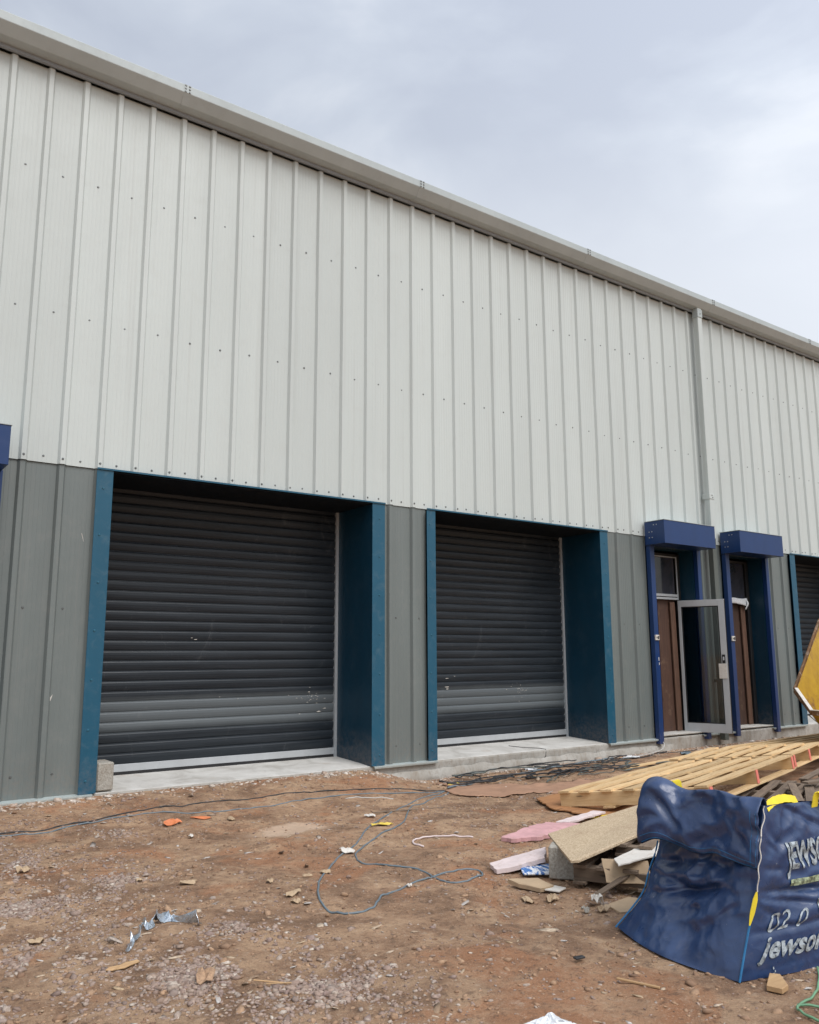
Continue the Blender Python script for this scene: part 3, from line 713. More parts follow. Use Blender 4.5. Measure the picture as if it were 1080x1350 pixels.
bm = bmesh.new(); bm.from_mesh(body.data); bmesh.ops.remove_doubles(bm, verts=bm.verts, dist=.004); bmesh.ops.recalc_face_normals(bm, faces=bm.faces); bm.to_mesh(body.data); bm.free()
body.data.polygons.foreach_set('use_smooth', [True]*len(body.data.polygons))
# sagging contents / collapsed top inside the rim
rim = [poly(colL, 1).lerp(poly(colF, 1), i/8) for i in range(8)]+[poly(colF, 1).lerp(poly(colR, 1), i/8) for i in range(8)]+[poly(colR, 1).lerp(poly(colB, 1), i/8) for i in range(8)]+[poly(colB, 1).lerp(poly(colL, 1), i/8) for i in range(8)]
mb = MB(); c0 = sum(rim, Vector())/32
for k in range(7):
    t = k/6
    for p in rim:
        q = p.lerp(c0, .02+t*.93); q.z = p.z-.02-.22*ss(0, .5, t)+mn.noise((q.x*6, q.y*6, 2))*.03; mb.v.append(q)
for k in range(6):
    for i in range(32): mb.f.append((k*32+i, k*32+(i+1) % 32, (k+1)*32+(i+1) % 32, (k+1)*32+i))
mb.f.append(tuple(range(6*32, 7*32)))
mb.build('bag_lining', M['bag'], bag, smooth=True)
# folded-over flap along the left rim
def flap(u, v):
    s = -.17+u*1.185
    top = poly(colL, 1).lerp(poly(colF, 1), s)
    top += Vector((0, 0, .02*math.sin(math.pi*min(1,max(0,s)))))
    end = 1-ss(.0, .30, s)     # rolled left end
    r = .040+.072*end; r *= max(.15, ss(-.17, -.02, s)) if s < -.02 else 1
    hgt = (.26+.05*s)*(1 if s > 0 else max(.25, ss(-.2, 0, s)))
    L1 = math.pi*r; tot = L1+hgt; q = v*tot
    if q < L1:
        a = q/r; out = r*(1-math.cos(a))-.01; up = r*math.sin(a)
    else:
        k = (q-L1)/hgt; out = 2*r+.0+(.025*math.sin(k*math.pi))+(.03+.035*ss(.3,.9,s))*ss(.3,1,k); up = -(q-L1)
    w = mn.noise((s*3.4, v*2.6, 4.4))*.055*ss(0, .3, v)+(.5-abs(mn.noise((s*6+v*2, v*5-s*3, 1.4)))*2.2)*.022*ss(0, .2, v)
    return top+nLF*(out+w)+Vector((0, 0, up-.004-.03*mn.noise((s*3.3, 0, 9))*ss(.2, 1, v)+.02*mn.noise((s*4.4, 3, 9))))
mb = MB(); mb.grid(flap, 60, 30)
fl = mb.build('folded_flap', M['bag'], bag, smooth=True, solid=.004)
mb = MB()
for vv in (.985, .93): mb.tube([flap(u/40, vv)+nLF*.003 for u in range(6, 40)], .0013, 5)
for uu in (.985, .95): mb.tube([flap(uu, .35+.62*v/20)+nLF*.003 for v in range(21)], .0013, 5)
mb.build('stitching', M['bagseam'], fl)
# seams, webbing
mb = MB()
mb.tube([poly(colL, t/30)+nLF*.006+Vector((-.004,.006,0)) for t in range(0, 24)], .0055, 6)
mb.build('corner_seam', M['bagseam'], bag); mb = MB(); mb.tube([poly(colF, t/30)+Vector((-.005,-.005,0)) for t in range(0, 12)], .006, 6)
mb.build('corner_seam', M['bagseam'], bag)
mb = MB()
mb.tube([poly(colF, t/60)+Vector((-.012+.006*math.sin(t*.5),-.010+.004*math.sin(t*.9),0)) for t in range(28, 61)], .0032, 6)
mb.build('piping', M['plaster'], bag)
def web(pts, w, axis_, name='strap', th=.004):
    P = spline(pts, 6); ax = Vector(axis_).normalized(); mb = MB(); vs = []
    for i, p in enumerate(P):
        t = i/(len(P)-1); k = w*(min(1, .25+2.6*t, .2+2.6*(1-t)) if name == 'strap' else 1+.06*math.sin(i*2.1))/2
        vs += [p-ax*k, p+ax*k]
    mb.v = vs; mb.f = [(2*i, 2*i+1, 2*i+3, 2*i+2) for i in range(len(P)-1)]
    return mb.build(name, M['straw'], bag, solid=th)
web([poly(colF, t)+Vector((-.018,-.012,0)) for t in (.47, .42, .36, .29)], .024, (-.75,.6,.1), 'strap')
ft = poly(colF, 1); rt = poly(colR, 1)
hp = [ft.lerp(rt, .04)+Vector((.0,.0,-.012)), ft.lerp(rt, .20)+Vector((.015,.015,.012)), ft.lerp(rt, .45)+Vector((.03,.03,.020)), ft.lerp(rt, .70)+Vector((.03,.03,.006))]
web(hp, .045, (.1,.5,.8), 'handle')
web([rt+Vector((-.01,-.01,-.03)), rt+Vector((.0,-.03,.05)), rt+Vector((.03,-.06,.03)), rt+Vector((.06,-.09,-.08)), rt+Vector((.11,-.12,-.20))], .04, (.9,-.3,.1), 'handle')
lt = poly(colL, 1)
web([lt+Vector((.03,.0,.0)), lt+Vector((.02,-.05,.075)), lt+Vector((.04,-.08,.085)), lt+Vector((.05,-.09,.0))], .045, (.8,-.5,.2), 'handle')
# lettering: flat text meshes laid on to the right-hand face
def letters(txt, u0, u1, v0, v1, m, skew=0, arch=0, bold=.02, name='lettering'):
    cu = bpy.data.curves.new('t', 'FONT'); cu.body = txt; cu.offset = bold; cu.resolution_u = 4
    to = bpy.data.objects.new('t', cu); col.objects.link(to)
    dg = bpy.context.evaluated_depsgraph_get(); me = bpy.data.meshes.new_from_object(to.evaluated_get(dg)); bpy.data.objects.remove(to)
    bm = bmesh.new(); bm.from_mesh(me); bmesh.ops.triangulate(bm, faces=bm.faces)
    for _ in range(3):
        ed = [e for e in bm.edges if e.calc_length() > .05]
        bmesh.ops.subdivide_edges(bm, edges=ed, cuts=1); bmesh.ops.triangulate(bm, faces=[f for f in bm.faces if len(f.verts) > 3])
    X = [v.co.x for v in bm.verts]; Y = [v.co.y for v in bm.verts]; ax, bx, ay, by = min(X), max(X), min(Y), max(Y)
    for v in bm.verts:
        s = (v.co.x-ax)/(bx-ax); t = (v.co.y-ay)/(by-ay)
        u = u0+(u1-u0)*s+skew*(t-.5); w = v0+(v1-v0)*t+arch*s
        p = fFR(u, w, .006); v.co = p-BO
    bm.to_mesh(me); bm.free(); me.materials.append(m)
    o = bpy.data.objects.new(name, me); col.objects.link(o); o.parent = bag
    return o
letters('JEWSON', .27, .79, .50, .72, M['print'], 0, .0, .035)
letters('02', .13, .29, .225, .325, M['print'], .03, .01, .0)
letters('0', .34, .41, .225, .315, M['print'], .05, .01, .0)
letters('UK', .50, .66, .265, .36, M['print'], 0, .03, .0)
letters('jewson.co.uk', .10, .98, .085, .215, M['print'], .04, -.02, .03)
mb = MB(); mb.grid(lambda u, v: fFR(.30+u*.66, .455+v*.038, .006), 30, 2); mb.build('printed_stripe', M['greenprint'], bag)
mb = MB()
for (u, w, s) in ((.19, .065, .006), (.205, .045, .005), (.20, .025, .007)):
    p = fFR(u, w, .008); MB().obox(p, (1,0,0), (0,0,1), (0,1,0), s*1.6, s*2, .001).build('lettering', M['print'], bag)

# ------------------------------------------------------------------ pallets
def mkpallet(name, orig, e1, e2, W, Ln, nb, bw, th, sh, sw, nst, m, label, group, pinkends=False, nbot=3, jit=.01, over=.03, cat='pallet', miss=()):
    """deck boards run along e2 (length Ln), stringers along e1 (length W); orig = near-left corner of the top"""
    e1 = Vector(e1).normalized(); e2 = Vector(e2); e2 = (e2-e1*e2.dot(e1)).normalized(); n = e1.cross(e2).normalized()
    if n.z < 0: n = -n
    o0 = Vector(orig); t = thing(name, o0, label, cat, group)
    for k in range(nb):
        if k in miss: continue
        c = bw/2+(W-bw)*k/(nb-1)
        a = o0+e1*(c+rnd.uniform(-jit, jit))-n*th/2-e2*(over+rnd.uniform(0, jit)); b = a+e2*(Ln+over*2+rnd.uniform(-jit, jit)*2)+e1*rnd.uniform(-jit, jit)
        mb = MB(); d = (b-a).normalized(); sd = n.cross(d).normalized()
        NS = 12; vv = []
        for q in range(NS+1):
            p = a.lerp(b, q/NS)+n*(mn.noise((q*.5, k*3.1, W))*.008)
            vv += [p-sd*bw/2-n*th/2, p+sd*bw/2-n*th/2, p+sd*bw/2+n*th/2, p-sd*bw/2+n*th/2]
        ff = [(4*q+i, 4*q+(i+1) % 4, 4*q+4+(i+1) % 4, 4*q+4+i) for q in range(NS) for i in range(4)]+[(0,1,2,3), (4*NS+3,4*NS+2,4*NS+1,4*NS)]
        mb.add(vv, ff); bo = orient(mb.build('deck_board', m, t), d)
    for k in range(nst):
        c = sw/2+(Ln-sw)*k/(nst-1)
        a = o0+e2*c-n*(th+sh/2+.001)
        orient(MB().obox(a+e1*W/2, e1, e2, n, W, sw, sh).build('stringer', m, t, bevel=.002), e1)
        if pinkends: MB().obox(a+e1*(W+.004), e1, e2, n, .006, sw+.002, sh+.002).build('painted_end', M['pinkpaint'], t)
    for k in range(nbot):
        c = bw/2+(W-bw)*k/(nbot-1)
        a = o0+e1*c-n*(th*1.5+sh+.002)-e2*over
        orient(MB().beam(a, a+e2*(Ln+over*2), bw, th, n).build('bottom_board', m, t, bevel=.002), e2)
    return t
def orient(o, d):
    """turn the object's axes so that its local x runs along d (grain direction), keeping the mesh in place"""
    d = Vector(d).normalized(); q = d.to_track_quat('X', 'Z'); mtx = q.to_matrix().to_4x4()
    o.data.transform(mtx.inverted()); o.rotation_mode = 'QUATERNION'; o.rotation_quaternion = q
    return o
P_A = Vector((6.80, -2.72, -.03)); e1v = Vector((7.24, -4.24, .17))-P_A; e2v = Vector((.957, .288, -.004))
mkpallet('long_pallet', P_A, e1v, e2v, 1.62, 3.12, 7, .125, .022, .14, .075, 3, M['timber_new'], 'nearest fresh pine pallet, its pink painted stringer ends showing behind the blue bag', 'new pine pallets', True, 4)
mkpallet('long_pallet', (9.98,-1.76,-.02), Vector((.27,-.955,.11)), Vector((.968,.25,.01)), 1.62, 1.62, 7, .125, .022, .14, .075, 3, M['timber_new'], 'middle pine pallet, beyond the pink-ended pallet and before the farthest one', 'new pine pallets', True, 3)
mkpallet('long_pallet', (11.72,-1.50,.015), Vector((.05,-.99,.09)), Vector((.995,-.06,.015)), 1.7, 3.0, 7, .12, .022, .14, .075, 3, M['timber_new'], 'farthest pine pallet, ending beside the yellow skip at the right edge', 'new pine pallets', False, 3)
mkpallet('weathered_pallet', (8.05,-3.95,-.07), (.35,-.93,.05), (.93,.36,.02), 1.15, 1.3, 7, .095, .018, .09, .09, 3, M['timber_old'], 'dark weathered pallet under the pink-ended end of the pine pallet', 'old brown pallets')
mkpallet('weathered_pallet', (8.0,-4.80,-.02), (.5,-.86,-.10), (.86,.5,.03), 1.0, 1.2, 6, .095, .018, .09, .09, 3, M['timber_old'], 'weathered brown pallet tilted behind the yellow bag handle', 'old brown pallets')
mkpallet('weathered_pallet', (9.6,-3.85,-.01), (.2,-.97,.02), (.97,.2,.06), 1.15, 1.4, 7, .095, .018, .09, .09, 3, M['timber_old'], 'weathered brown pallet at the right edge beside the yellow skip', 'old brown pallets')
mkpallet('weathered_pallet', (6.9,-4.55,-.07), (.6,-.8,.0), (.8,.6,.0), 1.0, 1.2, 6, .095, .018, .09, .09, 3, M['timber_old'], 'weathered brown pallet hidden low behind the top of the blue bag', 'old brown pallets')
# loose planks leaning across
def plank(a, b, w, t, m, label, up=(0,0,1), name='timber_plank', cat='plank', group=None):
    a = Vector(a); b = Vector(b); mb = MB().beam(a, b, w, t, up); o = mb.build(name, m, None, bevel=.002, origin=tuple((a+b)/2)); orient(o, b-a); return tag(o, label, cat, group)
plank((8.9,-4.15,.02), (7.5,-5.05,.05), .08, .022, M['timber_old'], 'grey brown plank slanting down towards the yellow bag handle', (0,0,1))
plank((9.9,-4.0,.06), (9.0,-4.9,.06), .07, .03, M['timber_new'], 'pale plank slanting across the old pallets at the right edge')
plank((8.9,-4.3,.05), (10.4,-4.5,.06), .08, .02, M['timber_old'], 'short dark plank crossing the old pallets near the skip')
plank((10.8,-3.7,.05), (9.6,-4.5,.08), .07, .02, M['timber_old'], 'weathered plank lying crosswise nearest the skip')

# small weathered pallet under the chipboard
mkpallet('small_pallet', (4.60,-4.97,-.035), (.42,-.90,.0), (.90,.42,.01), 1.0, 1.1, 6, .095, .02, .09, .10, 3, M['timber_old'], 'grey brown pallet holding up the chipboard sheet left of the blue bag', None, False, 3)
mkpallet('small_pallet', (4.95,-5.06,.075), (.42,-.90,.0), (.90,.42,.0), .8, .9, 5, .095, .02, .045, .08, 3, M['timber_old'], 'thin slatted pallet lying on top, between chipboard and blue bag', None, False, 3)
# concrete block
t = Vector((.60,-.80,0)).normalized(); t2 = Vector((.8,.6,0)).normalized()
c = Vector((4.78,-4.73,-.09)); mb = MB().obox(c, t, t2, (0,0,1), .235, .18, .225)
tag(mb.build('concrete_block', M['block'], None, bevel=.008, origin=(4.78,-4.73,-.2)), 'grey concrete block propping the left corner of the chipboard', 'block')
# boards
def board(pts, th, m, label, name='board', cat='board', bev=.002, group=None, rag=0):
    if rag:
        P = [Vector(p) for p in pts]; pts = []
        for i, p in enumerate(P):
            q = P[(i+1) % len(P)]; k = max(1, int((q-p).length/.045)); out = Vector((0,0,1)).cross(q-p).normalized()
            for j in range(k): pts.append(p.lerp(q, j/k)+out*(rag*rnd.uniform(-1, 1) if j else 0))
    mb = MB().slab(pts, th); c = sum((Vector(p) for p in pts), Vector())/len(pts)
    return tag(mb.build(name, m, None, bevel=bev, origin=c), label, cat, group)
board([(4.93,-4.40,.032), (4.415,-5.12,.035), (4.46,-5.15,.036), (5.40,-5.08,.135), (6.6,-4.15,.135), (6.25,-4.28,.11)], .018, M['chip'], 'large speckled chipboard sheet sloping across block and pallet beside the bag', 'chipboard_sheet')
board([(4.74,-5.22,.022), (4.62,-5.36,.022), (5.2,-5.45,.075), (5.5,-5.1,.085)], .012, M['plaster'], 'white plasterboard strip sticking out under the chipboard sheet', 'plasterboard_strip', rag=.006)
board([(4.68,-5.16,.02), (4.88,-5.40,.02), (4.84,-5.46,-.115), (4.63,-5.24,-.115)], .006, M['card'], 'brown cardboard panel hanging in front of the small pallet', 'brown_card', 'cardboard', rag=.006)
board([(5.192,-3.56,-.165), (5.22,-3.66,-.165), (5.86,-3.86,-.155), (6.15,-3.62,-.15), (5.95,-3.35,-.155), (5.55,-3.45,-.15)], .035, M['pink'], 'deep pink foam board with a ragged edge lying on the soil', 'insulation_board', rag=.022)
board([(6.02,-3.42,-.15), (6.12,-3.50,-.15), (6.75,-3.40,-.14), (6.70,-3.28,-.14)], .02, M['pinkpale'], 'narrow pale insulation strip behind the pink board', 'insulation_board', rag=.012)
board([(4.50,-4.19,-.165), (4.41,-4.37,-.165), (4.50,-4.40,-.16), (4.79,-4.50,-.11), (5.06,-4.24,-.11)], .035, M['pinkpale'], 'pale pink foam board leaning against the concrete block', 'insulation_board', rag=.008)
board([(4.62,-4.40,-.16), (4.54,-4.52,-.185), (4.70,-4.63,-.185), (4.85,-4.5,-.16)], .012, M['bluepack'], 'crumpled blue and white packaging poking out beside the block', 'packaging', 'packaging')
board([(4.27,-4.76,-.165), (4.255,-4.66,-.15), (4.45,-4.77,-.15), (4.44,-4.93,-.165), (4.32,-4.92,-.17)], .03, M['card'], 'folded brown cardboard piece in front of the concrete block', 'cardboard_scrap', 'cardboard', rag=.008)
board([(4.35,-4.93,-.178), (4.40,-5.02,-.18), (4.50,-4.99,-.178), (4.48,-4.90,-.178)], .01, M['plaster'], 'small white plaster flake touching the folded cardboard', 'plaster_scrap')
plank((4.46,-5.30,-.155), (4.92,-5.32,-.03), .05, .012, M['timber_old'], 'thin pale lath leaning up into the small pallet', (0,0,1), 'timber_lath', 'lath')
board([(4.42,-5.42,-.18), (4.36,-5.58,-.18), (4.6,-5.68,-.178), (4.72,-5.55,-.175), (4.66,-5.4,-.175)], .012, M['card'], 'flat brown board scrap under the lath beside the bag', 'board_scrap')
board([(6.93,-2.24,-.178), (6.62,-2.78,-.178), (6.66,-3.40,-.178), (7.5,-3.35,-.175), (8.9,-2.8,-.17), (8.3,-2.0,-.172)], .014, M['timber_orange'], 'reddish brown hardboard sheet lying flat under the pine pallet', 'hardboard_sheet', rag=.02)
# flat membrane on the soil
def drape(outline, m, label, name, cat, lift=.012, amp=.02, res=.04):
    xs_ = [p[0] for p in outline]; ys_ = [p[1] for p in outline]
    def inside(x, y):
        x += mn.noise((x*2.6, y*2.6, 3))*.22; y += mn.noise((x*3.1, y*2.2, 9))*.16; c = False; n = len(outline)
        for i in range(n):
            x1, y1 = outline[i]; x2, y2 = outline[i-1]
            if (y1 > y) != (y2 > y) and x < (x2-x1)*(y-y1)/(y2-y1)+x1: c = not c
        return c
    bm = bmesh.new(); idx = {}
    nx_ = int((max(xs_)-min(xs_))/res)+1; ny_ = int((max(ys_)-min(ys_))/res)+1
    def V(i, j):
        if (i, j) not in idx:
            x = min(xs_)+i*res+mn.noise((i*.7, j*.7, 1))*res*.6; y = min(ys_)+j*res+mn.noise((i*.7, j*.7, 8))*res*.6
            idx[(i, j)] = bm.verts.new((x, y, gtop(x, y)+lift+abs(mn.noise((x*3, y*5, 2)))*amp))
        return idx[(i, j)]
    for i in range(nx_):
        for j in range(ny_):
            if inside(min(xs_)+(i+.5)*res, min(ys_)+(j+.5)*res): bm.faces.new((V(i,j), V(i+1,j), V(i+1,j+1), V(i,j+1)))
    me = bpy.data.meshes.new(name)
    c = Vector((sum(xs_)/len(xs_), sum(ys_)/len(ys_), -.2))
    for v in bm.verts: v.co -= c
    bm.to_mesh(me); bm.free(); me.materials.append(m); me.polygons.foreach_set('use_smooth', [True]*len(me.polygons))
    o = bpy.data.objects.new(name, me); o.location = c; col.objects.link(o); md = o.modifiers.new('s', 'SOLIDIFY'); md.thickness = .006
    return tag(o, label, cat)
M['membrane'] = paint('brown_membrane', (.36, .21, .135), .8, .15, (.2,.12,.08), .4, scale=4, bumps=.6)
drape([(6.95,-.35), (6.75,-.65), (6.55,-1.1), (6.45,-1.62), (6.8,-1.85), (7.15,-1.97), (7.9,-2.15), (8.9,-1.95), (8.7,-1.55), (8.0,-1.45), (7.5,-1.15), (7.2,-.7)], M['membrane'], 'reddish brown membrane spread flat on the soil before the second shutter', 'ground_membrane', 'sheeting')

# ------------------------------------------------------------------ cables
def cable(pts, r, m, label, name='cable', lift=None, group=None, wob=.0):
    P = spline([(x, y, 0) for x, y in pts], 9); Q = []
    for i, p in enumerate(P):
        x = p.x+mn.noise((i*.21, r*900, len(pts)))*wob; y = p.y+mn.noise((i*.21, 5, len(pts)))*wob
        Q.append(Vector((x, y, gtop(x, y)+(lift or r*.45)+max(0, mn.noise((i*.3, 9, r*100)))*.012)))
    c = Q[len(Q)//2]; return tag(MB().tube(Q, r, 6).build(name, m, None, smooth=True, origin=c), label, 'cable', group)
cable([(6.508,-1.161), (5.645,-1.573), (4.798,-2.231), (4.063,-2.91), (3.426,-3.545), (3.12,-3.96), (2.965,-4.309), (3.004,-4.498), (3.192,-4.52), (3.449,-4.32), (3.891,-4.166), (4.232,-4.098), (4.385,-4.185), (4.291,-4.337), (4.093,-4.399), (3.975,-4.283), (4.001,-3.925), (3.837,-3.654), (3.797,-3.444), (3.939,-3.166), (4.308,-2.837), (4.912,-2.454), (5.549,-1.774), (6.28,-1.376), (6.5,-1.2)], .0075, M['cable_grey'], 'grey blue cable lying in a long loop in the middle of the yard', wob=.02)
cable([(1.0,-1.0), (1.447,-.988), (1.631,-.963), (2.012,-.945), (2.362,-.881), (3.051,-.761), (3.448,-.754), (4.137,-.73), (4.76,-.777), (5.689,-.913), (6.151,-1.10), (6.526,-1.109)], .0075, M['cable_black'], 'black cable running along the front of the first shutter', wob=.03)
cable([(1.0,-1.05), (1.441,-1.028), (1.622,-1.02), (1.996,-1.021), (2.419,-.926), (3.014,-.87), (3.501,-1.025), (3.986,-1.052), (4.539,-1.01), (5.124,-.99), (5.928,-1.185), (6.456,-1.154)], .007, M['cable_grey'], 'grey cable running just in front of the black one', wob=.02)
cable([(5.1,-1.12), (5.35,-1.18), (5.6,-1.33)], .006, M['cable_white'], 'short white cable end by the cable joint', wob=.01)
for k in range(18):
    r0 = random.Random(k+40); n = 8; x = 7.6+r0.uniform(-.3, 2.2); y = -.75+r0.uniform(-.4, .35); pts = []
    for i in range(n):
        pts.append((x, y)); x += r0.uniform(.12, .62)*(1 if r0.random() < .72 else -1); y += r0.uniform(-.24, .26); y = min(-.12, max(-1.35, y))
    cable(pts, r0.choice([.006, .008, .010]), M[r0.choice(['cable_black', 'cable_black', 'black', 'pipegrey'])], 'dark cable in the tangle lying below the second shutter and grey panel', lift=.012+k*.003, group='tangled cables by the slab', wob=.10)
cable([(6.6,-1.06), (7.2,-.82), (7.9,-.62), (8.6,-.5), (9.5,-.3), (10.6,-.2)], .012, M['cable_grey'], 'thick grey cable leading from the loop to the dark tangle', wob=.03, lift=.02)
cable([(4.45,-6.80), (4.30,-6.89), (4.11,-6.97), (3.90,-7.01), (3.80,-7.08), (3.78,-7.25)], .006, M['cable_green'], 'pale green cord on the soil at the lower right corner', name='cord', lift=.012)
cable([(3.90,-7.0), (3.98,-7.12), (4.05,-7.25)], .006, M['cable_green'], 'short green cord end branching off at the lower right corner', name='cord', lift=.012)
q = [(12.03,-.09,-.05), (12.02,-.12,-.10), (11.86,-.17,-.16), (11.4,-.28,-.185), (10.9,-.38,-.185), (10.5,-.46,-.18)]
tag(MB().tube(spline(q, 6), .008, 6).build('cable', M['cable_white'], None, smooth=True, origin=(11.4,-.28,-.2)), 'pale cable dropping from the foot of the blue door post', 'cable')
cable([(4.52,-3.32), (4.50,-3.20), (4.62,-3.08), (4.78,-3.10), (4.95,-3.25), (5.05,-3.35)], .008, M['pinkpale'], 'pale pink hooked strip lying right of the cable loop', name='foam_strip', lift=.01)
bpy.data.objects['foam_strip']['category'] = 'strip'
cable([(6.35,-3.28), (6.55,-3.32), (6.75,-3.42), (6.9,-3.55)], .014, M['hose'], 'short yellow hose end showing under the hardboard sheet', name='hose', lift=.02)
bpy.data.objects['hose']['category'] = 'hose'

# ------------------------------------------------------------------ litter
def scrap(x, y, s, m, label, name, cat, th=.004, rag=.35, rise=.03, asp=1.6, rot=None, group=None, seed=None):
    r0 = random.Random(seed if seed is not None else int(x*1000+y*77)); n = 13; s *= .86; rise *= .62; a0 = r0.uniform(0, 6.28) if rot is None else rot
    ring = []
    for i in range(n):
        t = 2*math.pi*i/n; q = s*(1-rag*r0.random()); lx = q*math.cos(t)*asp; ly = q*math.sin(t)
        X = x+lx*math.cos(a0)-ly*math.sin(a0); Y = y+lx*math.sin(a0)+ly*math.cos(a0)
        ring.append(Vector((X, Y, gtop(X, Y)+.006+rise*r0.random())))
    c = Vector((x, y, gtop(x, y)+.008+rise*.6)); mb = MB(); mid = [p.lerp(c, .5)+Vector((0,0,r0.uniform(-.2,.6)*rise)) for p in ring]
    mb.v = ring+mid+[c]; mb.f = [(i, (i+1) % n, n+(i+1) % n, n+i) for i in range(n)]+[(n+i, n+(i+1) % n, 2*n) for i in range(n)]
    return tag(mb.build(name, m, None, origin=(x, y, gtop(x, y)), solid=th), label, cat, group)
scrap(1.569,-2.199,.065,M['card'],'pale cardboard scrap near the left edge of the yard','cardboard_scrap','cardboard',rise=.06,asp=1.1)
scrap(2.451,-3.26,.055,M['card'],'torn card scrap left of the cable loop','cardboard_scrap','cardboard')
scrap(2.20,-2.95,.03,M['card'],'small torn card flake on the gravelly soil','cardboard_scrap','cardboard')
scrap(2.908,-3.629,.028,M['card'],'brown paper flake just left of the cable loop','paper_scrap','paper')
scrap(2.864,-4.104,.04,M['card'],'card scrap with a red tail against the cable loop','cardboard_scrap','cardboard',asp=1.4)
scrap(3.087,-1.258,.085,M['orange'],'crumpled orange plastic film in front of the first shutter','plastic_scrap','plastic',rise=.05,asp=1.5)
scrap(3.40,-1.18,.06,M['orange'],'smaller faded orange film beside the crumpled orange film','plastic_scrap','plastic',rise=.015,asp=2.2)
scrap(3.66,-1.3,.05,M['card'],'pale strip of card between orange film and sand patch','cardboard_scrap','cardboard',asp=2)
scrap(3.07,-1.75,.03,M['plaster'],'white plaster lump below the orange film','plaster_scrap','plaster',rise=.04,asp=1)
scrap(4.684,-2.464,.075,M['yellow'],'yellow plastic strip under the doubled cable','plastic_scrap','plastic',rise=.03,asp=2.,rot=-.2)
scrap(3.878,-3.121,.085,M['plaster'],'broken white plaster lump at the bend of the cable','plaster_scrap','plaster',rise=.05,asp=1.2)
scrap(4.87,-1.95,.05,M['plaster'],'pale pinkish chunk between the two cable strands','plaster_scrap','plaster',rise=.03,asp=1.6)
scrap(3.40,-3.58,.055,M['card'],'torn brown card inside the cable loop','cardboard_scrap','cardboard',rise=.03)
scrap(3.22,-3.62,.035,M['card'],'small card crumb left of the torn card inside the loop','cardboard_scrap','cardboard')
scrap(2.93,-3.95,.05,M['straw2'] if 'straw2' in M else M['card'],'buff leaf-like scrap inside the near bend of the loop','cardboard_scrap','cardboard',asp=2)
scrap(3.685,-4.261,.028,M['plaster'],'white stone-like plaster chip under the near cable strand','plaster_scrap','plaster',rise=.03,asp=1)
scrap(4.25,-5.10,.05,M['card'],'ragged brown cardboard piece below the folded cardboard','cardboard_scrap','cardboard',rise=.06,asp=1.2)
scrap(4.12,-5.00,.045,M['card'],'curled strip of card left of the ragged piece','cardboard_scrap','cardboard',rise=.03,asp=1.8)
scrap(4.40,-5.36,.045,M['plaster'],'torn white insulation wad at the foot of the lath','insulation_scrap','insulation',rise=.09,asp=1.1)
scrap(4.32,-5.48,.05,M['card'],'shredded straw-coloured packing below the insulation wad','packing_scrap','packing',rise=.05,asp=1.8)
scrap(4.22,-5.42,.04,M['block'],'grey mortar lump beside the shredded packing','mortar_lump','rubble',rise=.05,asp=1)
scrap(1.571,-4.60,.05,M['offcut'],'buff timber sliver on the gravel at the lower left','timber_scrap','timber',rise=.01,asp=2.4)
scrap(1.30,-3.85,.04,M['card'],'curled pale flake at the left edge above the gravel','cardboard_scrap','cardboard',rise=.04)
scrap(1.85,-5.02,.07,M['clod'],'orange brown half brick lump among the gravel','brick_lump','rubble',rise=.06,asp=1.6)
scrap(7.05,-.62,.09,M['yellow'],'bright yellow wrapper at the left end of the brown membrane','plastic_scrap','plastic',rise=.04,asp=1.7,rot=0)
scrap(8.0,-.55,.06,M['cable_green'],'green plastic scrap near the cable tangle','plastic_scrap','plastic',rise=.03,asp=1.8)
scrap(8.75,-.30,.10,M['whiteplastic'],'white film scrap at the foot of the second shutter slab','plastic_scrap','plastic',rise=.05,asp=1.4)
scrap(10.9,-.35,.14,M['whiteplastic'],'pale crumpled plastic below the grey panel','plastic_scrap','plastic',rise=.06,asp=2)
scrap(12.0,-.55,.12,M['cable_grey'],'dark crumpled sheeting left of the fresh pallets','plastic_scrap','plastic',rise=.06,asp=2)
scrap(12.1,-1.0,.07,M['pink'],'pink foam lump behind the far edge of the pallets','foam_lump','foam',rise=.12,asp=1)
# foil strip: twisted ribbon
fp = spline([(1.66,-4.40,0), (1.72,-4.30,0), (1.80,-4.16,0), (1.86,-4.11,0), (1.93,-4.02,0), (2.02,-4.0,0), (2.10,-4.09,0), (2.16,-4.20,0)], 8)
mb = MB()
for i, p in enumerate(fp):
    t = i/(len(fp)-1); w = .030+.022*math.sin(i*.55)+(.02 if t > .6 else 0); a = i*.33; z = gtop(p.x, p.y)+.03+.02*math.sin(i*.4)
    d = Vector((math.cos(a)*.5, .5, math.sin(a)*.7)).normalized()*w
    mb.v += [Vector((p.x, p.y, z))-d, Vector((p.x, p.y, z+.012*math.sin(i*1.7))), Vector((p.x, p.y, z))+d]
for v_ in range(len(mb.v)):
    q = mb.v[v_]; mb.v[v_] = Vector((q[0], q[1], max(q[2], gtop(q[0], q[1])+.005)))
mb.f = [(3*i+j, 3*i+j+1, 3*i+4+j, 3*i+3+j) for i in range(len(fp)-1) for j in range(2)]
tag(mb.build('foil_strip', M['foil'], None, origin=(1.9,-4.2,-.2), solid=.002), 'twisted silver foil strip on the gravelly soil in the left foreground', 'foil')
